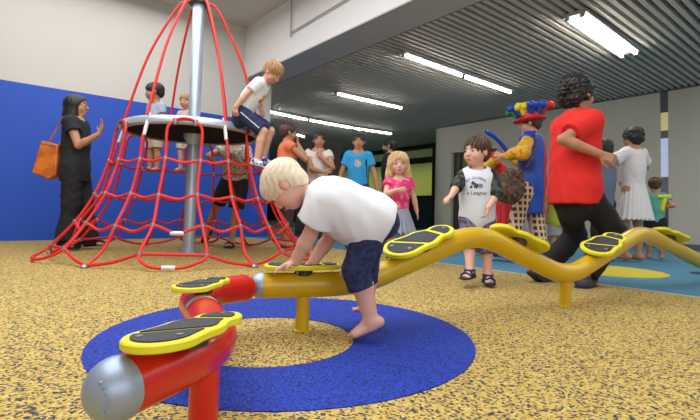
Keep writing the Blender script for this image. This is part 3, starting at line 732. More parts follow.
    def hair(s, m, style='short', name='hair'):
        hh, Rh, hp = s.hh, s.Rh, s.hp; k = .05 * hh; q = []
        amp = .012 * hh; thick = .05
        if style in ('short', 'boy'):
            q = [ell(hp(0, -.075, .16), V(.415, .485, .40) * hh, Rh, k), ell(hp(0, -.25, -.02), V(.33, .28, .30) * hh, Rh, k)]
            q += [ell(hp(0, .52, -.20), V(.40, .32, .46) * hh, Rh, .04 * hh, op='s'), ell(hp(0, .05, -.52), V(.6, .42, .42) * hh, Rh, .04 * hh, op='s')]
        elif style == 'mop':      # toddler's fringe and longer sides
            amp = .007 * hh
            q = [ell(hp(0, -.075, .17), V(.43, .50, .42) * hh, Rh, k), ell(hp(0, -.20, -.05), V(.385, .30, .33) * hh, Rh, k), ell(hp(0, .20, .24), V(.34, .26, .22) * hh, Rh, k)]
            q += [ell(hp(0, .58, -.22), V(.42, .34, .40) * hh, Rh, .03 * hh, op='s'), ell(hp(0, .10, -.52), V(.6, .40, .40) * hh, Rh, .04 * hh, op='s')]
            for sg in (-1, 1): q.append(ell(hp(sg * .42, .0, -.06), V(.12, .12, .15) * hh, Rh, .03 * hh, op='s'))
        elif style == 'bob':
            amp = .005 * hh
            q = [ell(hp(0, -.08, .15), V(.44, .50, .42) * hh, Rh, k), cone(hp(0, -.13, .0), hp(0, -.22, -.48), .42 * hh, .42 * hh, .1 * hh, cuts=[(hp(0, 0, -.62), -Rh[:, 2])])]
            q += [ell(hp(0, .50, -.20), V(.56, .44, .50) * hh, Rh, .04 * hh, op='s')]
        elif style == 'long':
            amp = .03 * hh; q = [ell(hp(0, -.08, .16), V(.47, .52, .45) * hh, Rh, k)]
            for sg in (-1, 1): q.append(cone(hp(sg * .30, -.06, -.1), hp(sg * .44, -.08, -.55), .22 * hh, .17 * hh, .1 * hh))
            q.append(cone(hp(0, -.25, 0), hp(0, -.32, -.70), .33 * hh, .24 * hh, .1 * hh)); q.append(ell(hp(0, .52, -.16), V(.31, .36, .42) * hh, Rh, .04 * hh, op='s'))
        elif style == 'tied':
            q = [ell(hp(0, -.08, .15), V(.39, .475, .40) * hh, Rh, k), ell(hp(0, -.30, -.08), V(.28, .22, .26) * hh, Rh, k), ell(hp(0, -.52, -.02), V(.13, .15, .15) * hh, Rh, k)]
            q += [ell(hp(0, .55, -.16), V(.37, .36, .46) * hh, Rh, .04 * hh, op='s'), ell(hp(0, .08, -.52), V(.6, .42, .42) * hh, Rh, .04 * hh, op='s')]
        elif style == 'curly':
            q = [ell(hp(0, -.12, .16), V(.46, .52, .44) * hh, Rh, k), ell(hp(0, -.27, -.06), V(.42, .31, .36) * hh, Rh, k)]
            q += [ell(hp(0, .62, -.20), V(.40, .36, .50) * hh, Rh, .04 * hh, op='s')]; amp = .05 * hh
        if style == 'boy': amp = .02 * hh
        c = hp(0, -.05, .1); X0, Y0, Z0 = c; rr = random.Random(int(abs(X0 * 1e4)) + 5); ph = rr.random() * 6
        fr = 2 * pi / (hh * .30)
        curl_ = s.wr(amp * .8, fr * 2.0, 11)
        def disp(X, Y, Z):
            a = np.arctan2(Y - Y0, X - X0)
            if style == 'curly': return curl_(X, Y, Z)
            return amp * (np.sin(a * 19 + np.sin((Z - Z0) * fr * .6) * 2 + ph) + .6 * np.sin(a * 41 + (Z - Z0) * fr + 1))
        return sdf_mesh(name, q, max(.0035, s.res * .6), m, s.root, disp)
    def wr(s, amp, fr, seed=0):
        rr = random.Random(seed * 7 + int(s.H * 1000)); T = []
        for w, k in ((1, .45), (.8, .6), (.55, 1.1), (.5, 1.4), (.3, 2.3), (.25, 2.9)):
            d = V(rr.uniform(-1, 1), rr.uniform(-1, 1), rr.uniform(-.9, .9)); d = nrm(d) * fr * k; T.append((w, d, rr.uniform(0, 6), nrm(V(rr.uniform(-1, 1), rr.uniform(-1, 1), rr.uniform(-1, 1))) * fr * .35, rr.uniform(0, 6)))
        def f(X, Y, Z):
            o = 0
            for w, d, p, e, p2 in T: o = o + w * np.sin(X * d[0] + Y * d[1] + Z * d[2] + p + 1.6 * np.sin(X * e[0] + Y * e[1] + Z * e[2] + p2))
            return amp * .55 * o
        return f
    def shirt(s, m, name='shirt', sleeve=.55, infl=.012, hem=.06, low=0, sleeve_m=None, neck=.062, flare=.012, mats=None, wrk=.003, extra=(), boxy=0, hemtilt=None):
        H = s.H; P = s.P; up0, up1 = s.Rp[:, 2], s.Rc[:, 2]; q = s.tors(infl)
        if boxy:
            q.append(cone(s.chest, s.pel - up0 * .02 * H, P['cx'] * H + infl + boxy, P['px'] * H + infl + boxy, .05 * H, flat=(s.Rp[:, 1], .80)))
        if low > 0: q.append(cone(s.pel, s.pel - up0 * low, P['px'] * H * s.heavy + infl, P['px'] * H * s.heavy + infl + .01, .05 * H, flat=(s.Rp[:, 1], .74)))
        hemp = s.pel - up0 * hem * H if low == 0 else s.pel - up0 * low
        q += list(extra)
        q.append(plane(hemp, -up0 if hemtilt is None else hemtilt))
        qs = []
        for sh, el, wr_ in ((s.shR, s.elR, s.wrR), (s.shL, s.elL, s.wrL)):
            r0 = P['rua'] * H * 1.12 * s.heavy + infl
            if sleeve <= 1: e = sh + (el - sh) * sleeve; qs.append(cone(sh, sh + (el - sh) * (sleeve + .12), r0, P['rua'] * H * s.heavy + infl + flare, .03 * H, cuts=[(e, el - sh)]))
            else:
                e = el + (wr_ - el) * (sleeve - 1); qs.append(cone(sh, el, r0, P['rel'] * H + infl, .03 * H)); qs.append(cone(el, el + (wr_ - el) * (sleeve - .93), P['rel'] * H + infl, P['rwr'] * H + infl + .003, .02 * H, cuts=[(e, wr_ - el)]))
        nk = ell(s.neck + up1 * .018 * H + s.Rc[:, 1] * .012 * H, V(neck, neck, .045) * H, s.Rc, .01, op='s')
        if sleeve_m is not None:
            o = sdf_mesh(name, q + [nk], s.res, m, s.root, s.wr(wrk, 40, 3))
            for z, nm in ((0, 'sleeve'), (1, 'sleeve')):
                n_ = 1 if sleeve <= 1 else 2
                qq = [dict(c) for c in qs[z * n_:(z + 1) * n_]]
                for c in qq: c['ra'] += .004; c['rb'] += .004
                sdf_mesh(nm, qq, s.res, sleeve_m, s.root, s.wr(wrk, 50, z))
            return o
        return sdf_mesh(name, q + qs + [nk], s.res, m, s.root, s.wr(wrk, 40, 3), mats=mats)
    def trousers(s, m, name='trousers', to=1.9, infl=.012, waist=.03, hemr=None, wrk=.002, mats=None):
        H = s.H; P = s.P; up0 = s.Rp[:, 2]; TL = (P['neck'] - P['hip']) * H
        q = [ell(s.pel - up0 * .005 * H, (P['px'] * H * s.heavy + infl, P['py'] * H * s.heavy + infl, TL * .40 + infl), s.Rp, .05 * H), plane(s.pel + up0 * waist * H, up0)]
        for hip, kn, an in ((s.hipR, s.knR, s.anR), (s.hipL, s.knL, s.anL)):
            hr = P['rkn'] * H + infl + .006 if hemr is None else hemr
            if to <= 1: e = hip + (kn - hip) * to; q.append(cone(hip, hip + (kn - hip) * (to + .15), P['rth'] * H * s.heavy + infl, P['rth'] * H * s.heavy * .9 + infl if hemr is None else hemr, .02 * H, cuts=[(e, kn - hip)]))
            else:
                e = kn + (an - kn) * (to - 1); q.append(cone(hip, kn, P['rth'] * H * s.heavy + infl, P['rkn'] * H + infl + (0 if hemr is None else max(0, hemr - P['rkn'] * H - infl) * .5), .02 * H))
                q.append(cone(kn, kn + (an - kn) * (to - .9), P['rkn'] * H + infl, hr, .02 * H, cuts=[(e, an - kn)]))
        return sdf_mesh(name, q, s.res, m, s.root, s.wr(wrk, 45, 8), mats=mats)
    def skirt(s, m, top, bot, r0, r1, folds=14, name='skirt', amp=.012, depth=.8, kind=None):
        top, bot = V(top), V(bot); ax = nrm(bot - top)
        q = [cone(top, bot + ax * .03, r0, r1, .01, flat=((0, 1, 0), depth), cuts=[(bot, ax), (top, -ax)])]
        L = np.linalg.norm(bot - top)
        def disp(X, Y, Z):
            a = np.arctan2((Y - top[1]) / depth, X - top[0]); t = np.clip((top[2] - Z) / L, 0, 1); return amp * t * np.sin(a * folds + 2 * np.sin(a * 3) + 1) * np.ones_like(X)
        return sdf_mesh(name, q, s.res * .8, m, s.root, disp)
    def shoes(s, m, sole=None, kind='shoe'):
        H = s.H
        for sd in (1, -1):
            an, Rf, L, A = s.toe[sd]; f, r_, u = Rf[:, 1], Rf[:, 0], Rf[:, 2]; g = an - u * A
            if kind == 'shoe':
                q = [cone(g + u * A * .55 - f * L * .16, g + u * A * .42 + f * L * .55, A * .62, A * .46, .02), cone(g + u * A * .5 + r_ * L * .06, g + u * A * .4 + f * L * .5 + r_ * sd * L * .06, A * .5, A * .45, .02), cone(an, g + u * A * .5, s.P['ran'] * H + .008, A * .6, .02, cuts=[(an + u * A * .1, u)]), plane(g - u * .004, -u)]
                o = sdf_mesh('shoe', q, min(s.res, .006), m, s.root)
                if sole: sdf_mesh('sole', [cone(g + u * .006 - f * L * .17, g + u * .006 + f * L * .58, A * .66, A * .60, .02, flat=None), plane(g + u * .010, u), plane(g - u * .005, -u)], min(s.res, .005), sole, o)
            else:
                o = sdf_mesh('sandal', [cone(g - f * L * .17 + r_ * 0, g + f * L * .62, L * .18, L * .24, .02), plane(g + u * .010, u), plane(g - u * .004, -u)], min(s.res, .005), sole or m, s.root)
                st = MB()
                for c0 in ((.48, .42) if kind == 'flipflop' else (.50, .22, -.02)):
                    hh_ = A * (1.0 if c0 > .3 else 1.25); w_ = L * .24
                    if kind == 'flipflop' and c0 == .42: continue
                    st.tube([g + f * L * (c0 - .06) - r_ * w_, g + f * L * c0 - r_ * w_ * .8 + u * hh_ * .6, g + f * L * (c0 + .04) + u * hh_ * .95, g + f * L * c0 + r_ * w_ * .8 + u * hh_ * .6, g + f * L * (c0 - .06) + r_ * w_], A * .17, 8)
                if kind == 'sandal':
                    st.tube([an + u * A * .15 + (r_ * cos(t) + f * sin(t)) * (s.P['ran'] * H + .006) for t in [i * pi / 8 for i in range(17)]], A * .2, 8)
                st.build('strap', m, o)
def T2(s, q):
    if isinstance(q, Vector): return V(s.Mi.to_3x3() @ q)
    return V(q)
def hull(name, prims, res, m, parent=None, disp=None): return sdf_mesh(name, prims, res, m, parent, disp)
# ------------------------------------------------------------------ the people
WD = Vector
def gp(px, py): return ground(px, py)

m_wt = mat('white_cotton', (.80, .82, .88), .9, bump=.2, bscale=300)
m_navy = blotch('navy_denim', (.012, .018, .07), (.025, .035, .11), 60)
m_bk = mat('black_cloth', (.010, .010, .013), .85)

def toddler():
    Y0 = 1.93 * .9375
    c = at(375, 300, 1.93)
    h = Human((c.x, c.y), 90, .96, 'toddler', 'fair-haired toddler in white shirt bending over the yellow beam, one bare foot down', skin=m_skin_p, res=.0048,
              pelvis=at(373, 218, 1.93), lean=75, bend=.12, head=(4, 60, 0), hdscale=1.08, over=dict(neck=.70, foot=.175),
              handR=at(313, 262, 2.02), handL=at(294, 263, 1.92), elbR=(.3, -1, .3), elbL=(-.3, -1, .3),
              hdR=WD((-.5, .05, -.30)), hdL=WD((-.70, -.1, -.30)), palmR=WD((0, 0, -1)), palmL=WD((0, 0, -1)), curl=12,
              footL=at(371, 320, 1.86), footR=at(366, 314, 2.12), kneeL=(-.05, 1, .1), kneeR=(.05, 1, .1), fyL=8, fpL=26, fyR=75, fpR=0)
    h.brows(m_pale_hair)
    h.hair(m_pale_hair, 'mop')
    dn = V(0, 0, -1)
    ex = [cone(h.hipR + dn * .004, h.hipL + dn * .004, .082, .082, .04), cone(h.waist + dn * .035 - h.Rp[:, 0] * .03, h.waist + dn * .035 + h.Rp[:, 0] * .03, .105, .105, .06),
          cone((h.waist + h.pel) / 2 + dn * .075 - h.Rp[:, 0] * .07 , (h.waist + h.pel) / 2 + dn * .075 + h.Rp[:, 0] * .07, .055, .055, .06)]
    h.shirt(m_wt, 't_shirt', sleeve=.60, infl=.014, hem=.072, wrk=.006, neck=.056, flare=.022, boxy=.006, extra=ex, hemtilt=V(0, -.95, -.42))
    h.trousers(m_navy, to=1.37, infl=.012, hemr=.053, waist=.05)
    return h
toddler()

def bag_woman():
    g = gp(71, 249.5); H = 1.70
    h = Human((g.x, g.y), -80, H, 'adult', 'woman in black with black bobbed hair and glasses gesturing beside the blue wall', skin=m_skin_t, res=.010,
              head=(-4, -4, 0), handR=at(99, 134, 5.22), elbR=(.1, -.1, -1), hdR=WD((.35, -.1, .9)), palmR=WD((-.2, -.6, .6)), curl=14,
              handL=at(87, 172, 5.9), elbL=(-.2, -1, -.3), lean=-2, footR=(.09, -.03, .075), footL=(-.10, .14, .075), heavy=1.04)
    h.hair(m_black_hair, 'bob'); h.brows(m_black_hair)
    h.shirt(m_bk, 'tunic', sleeve=.42, infl=.02, low=.16, flare=.015, wrk=.005)
    h.trousers(m_bk, to=1.93, infl=.022, hemr=.11, wrk=.006)
    h.shoes(m_bk, kind='shoe')
    gl = MB()
    for sg in (-1, 1):
        gl.tube([h.hp(sg * .155 + .10 * cos(t), .42, .03 + .07 * sin(t)) for t in [i * pi / 8 for i in range(16)]], .0018, 6, closed=True)
        gl.tube([h.hp(sg * .255, .41, .04), h.hp(sg * .36, -.02, .02)], .0018, 6)
    gl.tube([h.hp(-.055, .43, .04), h.hp(.055, .43, .04)], .0018, 6); gl.build('glasses', mat('thin_glasses_frame', (.3, .2, .15), .3, .5), h.root)
    # bag on the shoulder
    p = at(48, 158, 5.3); t = empty('handbag', (p.x, p.y, p.z - .19), R(6)); tag(t, 'orange leather shoulder bag behind the woman in black', 'handbag')
    mo = blotch('orange_leather', (.62, .17, .012), (.45, .10, .01), 9, .45)
    P = [(-.13, .02), (.05, -.05), (.13, .0), (.12, .34), (-.06, .38)]
    b = MB(); n = len(P); vs = []
    for (x, z) in P:
        for y, k in ((-.045, .96), (.0, 1.03), (.045, .96)): vs.append((x * k, y if z > .2 else y * 1.6, z))
    loop = [];
    fs = [tuple(i * 3 for i in range(n)), tuple(i * 3 + 2 for i in range(n))[::-1]]
    for i in range(n):
        j = (i + 1) % n; fs += [(i * 3, i * 3 + 1, j * 3 + 1, j * 3), (i * 3 + 1, i * 3 + 2, j * 3 + 2, j * 3 + 1)]
    o = b.add(vs, fs).build('bag_body', mo, t, bevel=.014)
    MB().tube(catmull([(.0, 0, .37), (.06, 0, .48), (.14, -.02, .64), (.19, -.02, .68), (.17, 0, .5), (.11, 0, .34)], 6), .009, 8).build('strap', mo, t)
    MB().tube([(-.055, -.047, .34), (.11, -.047, .31)], .004, 6).build('zip', mat('dark_zip', (.1, .03, .01), .5), t)
bag_woman()

def seated_boy():
    c = NC + WD((.60, .05, 0)); seat = 1.36
    pel = at(243, 114, 4.75)
    h = Human((pel.x, pel.y, 0), -94, 1.15, 'child', 'boy in white t-shirt and navy shorts sitting on the edge of the raised deck', skin=m_skin, res=.0075,
              pelvis=WD((pel.x, pel.y, 1.455)), lean=34, bend=.25, head=(16, 46, 6), hdscale=1.04, over=dict(th=.262, shn=.25), handR=at(231, 112, 4.58), handL=at(262, 112, 4.9), elbR=(.8, -.5, .2), elbL=(-.8, -.6, -.2),
              footR=at(257, 160, 4.66), footL=at(263, 158, 4.90), kneeR=(0, 1, 1), kneeL=(0, 1, 1), fpR=15, fpL=15, curl=45, hdR=WD((0, 0, -1)))
    h.hair(m_sandy_hair, 'boy'); h.brows(m_sandy_hair)
    sh = h.shirt(m_wt, 't_shirt', sleeve=.6, infl=.012, hem=.05, flare=.012)
    h.trousers(m_navy, 'shorts', to=.93, infl=.014)
    h.shoes(blotch('white_blue_trainer', (.7, .72, .78), (.02, .05, .25), 30, .6, .5, .52), mat('white_sole', (.7, .7, .7), .6))
    h.print_patch = None
    decal(h, sh, [((.0, .0), .030, (.85, .25, .02)), ((-.028, .024), .022, (.02, .02, .03)), ((.03, .03), .02, (.85, .55, .03)), ((-.01, .045), .016, (.02, .02, .03)), ((.03, -.025), .024, (.80, .12, .02)), ((-.035, .055), .014, (.80, .55, .05))], .5)
    # side stripe
    st = MB(); a = h.hipR + (h.knR - h.hipR) * .05; q = []
    outw = nrm(np.cross(h.knR - h.hipR, V(0, 0, 1)))
    q = [h.hipR + (h.knR - h.hipR) * t + outw * (.054 * 1.15 * (1 - t * .12) + .013) for t in (.1, .4, .7, .9)]
    st.tube(q, .005, 6).build('side_stripe', m_wt, h.root)
    return h

def decal(h, shirt, spots, fz):
    bm = bmesh.new(); bm.from_mesh(shirt.data); bv = BVHTree.FromBMesh(bm); bm.free()
    base = h.chest + (h.waist - h.chest) * fz * .6; f, r_, u = h.Rc[:, 1], h.Rc[:, 0], h.Rc[:, 2]
    for i, ((x, z), rad, col) in enumerate(spots):
        vs = []; ok = True
        for a in range(17):
            rr = rad * (1 + .25 * sin(a * 2.3 + i)) if a else 0
            o = V(base) + r_ * (x + rr * cos(a * pi / 8)) + u * (z + rr * sin(a * pi / 8))
            hit = bv.ray_cast(Vector(o + f * .4), Vector(-f))
            if hit[0] is None: ok = False; break
            vs.append(hit[0] + Vector(f) * .0018)
        if not ok: continue
        fs = [(0, a, a + 1 if a < 16 else 1) for a in range(1, 17)]
        MB().add(vs, fs).build('print', mat('print_%02d_%02d_%02d' % tuple(int(c * 99) for c in col), col, .8), shirt)
def text_on(h, shirt, txt, size, x, z, col, arc=0, shear=0):
    cu = bpy.data.curves.new('t', 'FONT'); cu.body = txt; cu.size = size; cu.align_x = 'CENTER'; cu.shear = shear; cu.resolution_u = 3
    ob = bpy.data.objects.new('t', cu); COL.objects.link(ob); bpy.context.view_layer.update()
    me = bpy.data.meshes.new_from_object(ob.evaluated_get(bpy.context.evaluated_depsgraph_get())); bpy.data.objects.remove(ob)
    bm = bmesh.new(); bm.from_mesh(shirt.data); bv = BVHTree.FromBMesh(bm); bm.free()
    base = V(h.chest); f, r_, u = h.Rc[:, 1], h.Rc[:, 0], h.Rc[:, 2]; vs = []
    for v in me.vertices:
        lx, lz = v.co.x, v.co.y
        if arc: a = lx / arc; lx, lz = (arc + lz) * sin(a), (arc + lz) * cos(a) - arc
        o = base + r_ * -(lx + x) + u * (lz + z); hit = bv.ray_cast(Vector(o + f * .4), Vector(-f))
        vs.append((hit[0] if hit[0] else Vector(o + f * .1)) + Vector(f) * .002)
    MB().add(vs, [tuple(p.vertices) for p in me.polygons]).build('lettering', mat('print_ink', col, .8), shirt, smooth=False)
seated_boy()

def deck_children():
    g = at(154, 160, 6.15); h = Human((g.x, g.y, .93), 150, 1.12, 'child', 'black-haired child in pale blue t-shirt standing in the net behind the deck', skin=m_skin_t, res=.010, head=(35, 10, 0), hdscale=1.2)
    h.hair(m_black_hair, 'short'); h.shirt(mat('pale_blue_cotton', (.38, .44, .56), .9), 't_shirt', sleeve=.6); h.trousers(mat('beige_cotton', (.45, .38, .30), .9), 'shorts', to=.9, infl=.016)
    g = at(185, 160, 6.2); h = Human((g.x, g.y, .95), 165, 1.0, 'child', 'sandy-haired child mostly hidden behind the steel mast', skin=m_skin, res=.010, head=(0, 10, 0), hdscale=1.1)
    h.hair(m_sandy_hair, 'short'); h.shirt(mat('pale_pink_cotton', (.62, .50, .50), .9), 't_shirt', sleeve=.6); h.trousers(mat('cream_cotton', (.55, .48, .38), .9), 'shorts', to=.8, infl=.016)
deck_children()

def net_adult():
    g = gp(229, 247.5); mp = blotch('cream_patterned_cloth', (.60, .54, .46), (.26, .22, .22), 45, .9)
    h = Human((g.x, g.y), 172, 1.56, 'adult', 'adult in patterned cream top and black shorts standing behind the net, head hidden by deck', skin=m_skin_t, res=.011, heavy=1.1,
              lean=14, side=-6, pelvis=(-.02, -.05, .84), head=(0, 20, 0), handR=at(216, 163, 5.9), elbR=(1, 0, 0), handL=(-.2, .28, 1.1), footR=at(206, 232, 6.6), footL=(-.03, 0, .07), kneeR=(.5, 1, 0), fpR=45, lip=m_lip2)
    h.hair(m_dkbrown_hair, 'tied'); h.shirt(mp, 'top', sleeve=.5, infl=.02, hem=.05, wrk=.005); h.trousers(m_bk, 'shorts', to=.85, infl=.026); h.shoes(m_bk, kind='flipflop')
net_adult()

def women():
    g = gp(284, 248); h = Human((g.x, g.y), -68, 1.62, 'adult', 'woman in orange top, in profile with a hand at her mouth', skin=m_skin_t, res=.010, head=(0, -2, 0),
          handR=at(298, 144, 6.3), elbR=(.3, .5, -1), hdR=WD((-.1, 0, 1)), palmR=WD((-1, 0, .2)), curl=50, handL=(-.15, .22, .95), elbL=(-1, -.5, -.5), lip=m_lip2)
    h.hair(m_brown_hair, 'short'); h.shirt(mat('orange_cotton', (.80, .20, .08), .85), 'top', sleeve=.12, infl=.014, hem=.07); h.trousers(mat('dark_brown_cloth', (.05, .035, .03), .9), to=1.5, infl=.02); h.shoes(m_bk, kind='flipflop')
    g = at(317, 205, 6.7); g.z = 0; h = Human((g.x, g.y), 178, 1.565, 'adult', 'dark-haired woman in white v-neck top with one hand over her mouth', skin=m_skin_t, res=.009, head=(-12, 4, 0),
          handL=WD(at(320, 156, 6.5)), elbL=(-.8, .3, -1), hdL=WD((-.15, 0, 1)), palmL=WD((0, 1, .1)), curl=35, handR=at(323, 172, 6.4), elbR=(1, -.2, -1), hdR=WD((1, 0, .2)), palmR=WD((0, 1, 0)), lip=m_lip2)
    h.hair(m_dkbrown_hair, 'tied'); h.brows(m_dkbrown_hair); h.shirt(mat('cream_white_cotton', (.72, .66, .60), .85), 'blouse', sleeve=.35, infl=.012, hem=.08, neck=.085); h.trousers(mat('dark_blue_denim', (.03, .04, .08), .85), to=1.95, infl=.012); h.shoes(m_bk)
    g = at(357, 205, 6.7); g.z = 0; h = Human((g.x, g.y), 178, 1.555, 'adult', 'woman in bright blue t-shirt with a black bag strap on one shoulder', skin=m_skin_t, res=.009, head=(0, 2, 0), wide=1.0, heavy=1.0, lip=m_lip2,
          handR=(.26, .05, .82), handL=(-.28, .05, .82), elbR=(1, -1, 0), elbL=(-1, -1, 0))
    h.hair(m_dkbrown_hair, 'tied'); h.brows(m_dkbrown_hair); sh = h.shirt(mat('bright_blue_cotton', (.03, .33, .68), .85), 't_shirt', sleeve=.55, infl=.014, hem=.08)
    decal(h, sh, [((0, 0), .045, (.55, .42, .35)), ((.01, .035), .03, (.60, .35, .12))], .3)
    h.trousers(mat('dark_blue_denim', (.03, .04, .08), .85), to=1.95, infl=.012); h.shoes(m_bk)
    MB().tube(catmull([h.shL * 1 + V(.02, .05, -.30), h.shL + V(.03, .075, -.10), h.shL + V(.035, .03, .045), h.shL + V(.03, -.07, -.05), h.shL + V(0, -.12, -.4)], 6), .016, 8, flat=.6).build('bag_strap', m_bk, h.root)
    g = at(388.5, 205, 8.0); g.z = 0; h = Human((g.x, g.y), 78, 1.70, 'adult', 'bearded man in a black shirt standing in profile behind the girl in pink', skin=m_skin_t, res=.010, head=(0, 0, 0), lip=m_lip2)
    h.hair(m_black_hair, 'short'); h.shirt(m_bk, 'shirt', sleeve=.6, infl=.014, hem=.07); h.trousers(m_bk, to=1.95); h.shoes(m_bk)
    hh = h.hh; sdf_mesh('beard', [ell(h.hp(0, .14, -.30), V(.27, .26, .22) * hh, h.Rh, .01), ell(h.hp(0, .5, -.13), V(.3, .14, .13) * hh, h.Rh, .02, op='s'), ell(h.hp(0, .0, 0), V(.5, .5, .14) * hh, h.Rh, .02, op='s')], .005, m_black_hair, h.root)
women()

def pink_girl():
    g = at(398, 205, 4.7); g.z = 0; H = 1.05
    h = Human((g.x, g.y), 176, H, 'child', 'blonde curly-haired girl in pink blouse and grey tulle skirt, hand on chest', skin=m_skin_p, res=.0075, head=(-4, 3, 3),
              handR=at(397, 190, 4.52), elbR=(1, -.2, -1), hdR=WD((1, 0, .15)), palmR=WD((0, 1, 0)), curl=10, handL=at(417, 212, 4.75), elbL=(-1, -.4, -.2), hdscale=1.14)
    h.hair(m_blond_hair, 'long'); h.brows(m_blond_hair)
    mp = blotch('pink_blouse', (.78, .04, .20), (.75, .35, .42), 28, .8, .56, .66)
    sh = h.shirt(mp, 'blouse', sleeve=.38, infl=.016, hem=.02, flare=.022, neck=.07, wrk=.004)
    h.skirt(mat('grey_tulle', (.30, .33, .42), .9), h.pel + V(0, 0, .04), h.pel + V(0, .01, -.20), .105, .19, 18, amp=.014)
    h.shoes(mat('dark_sandal_leather', (.04, .03, .03), .7), kind='sandal')
pink_girl()

def plaid_boy():
    g = gp(476, 283); H = 1.035
    h = Human((g.x, g.y), 160, H, 'child', 'boy in white printed t-shirt with dark sleeves, plaid shorts and blue sandals', skin=m_skin_p, res=.006, head=(36, 2, 0), hdscale=1.2, heavy=1.04,
              handR=at(444, 207, 3.3), elbR=(1, -.4, -.5), hdR=WD((-.6, -.5, -.3)), palmR=WD((0, 0, -1)), curl=35, handL=at(488, 208, 3.42), elbL=(-1, -.5, .2), hdL=WD((-.25, -.1, -1)), palmL=WD((-1, .2, 0)),
              footR=at(470, 279.5, 3.36), footL=at(488, 277.5, 3.48), fyR=14, fyL=-12)
    h.hair(m_brown_hair, 'boy'); h.brows(m_brown_hair)
    sh = h.shirt(mat('white_jersey', (.70, .74, .80), .9, bump=.2, bscale=300), 't_shirt', sleeve=1.15, infl=.016, hem=.13, sleeve_m=blotch('dark_camouflage_sleeve', (.012, .016, .014), (.06, .075, .06), 22), wrk=.003, flare=.01, boxy=.016)
    text_on(h, sh, 'BY GLOBAL', .027, .0, .028, (.03, .04, .08), arc=.09)
    text_on(h, sh, 'a League', .040, .0, -.085, (.03, .04, .08), shear=.3)
    decal(h, sh, [((.0, -.022), .019, (.06, .06, .12)), ((.022, -.002), .014, (.06, .06, .12)), ((-.032, -.022), .017, (.25, .22, .34)), ((.035, -.03), .010, (.06, .06, .12))], .0)
    h.trousers(plaid('plaid_shorts_cloth', (.07, .06, .12), (.20, .10, .12), (.15, .16, .26), 26), 'shorts', to=1.22, infl=.020, hemr=.072, wrk=.002)
    h.shoes(mat('navy_sandal_strap', (.015, .03, .14), .6), mat('black_rubber_sole', (.015, .015, .02), .6), kind='sandal')
plaid_boy()

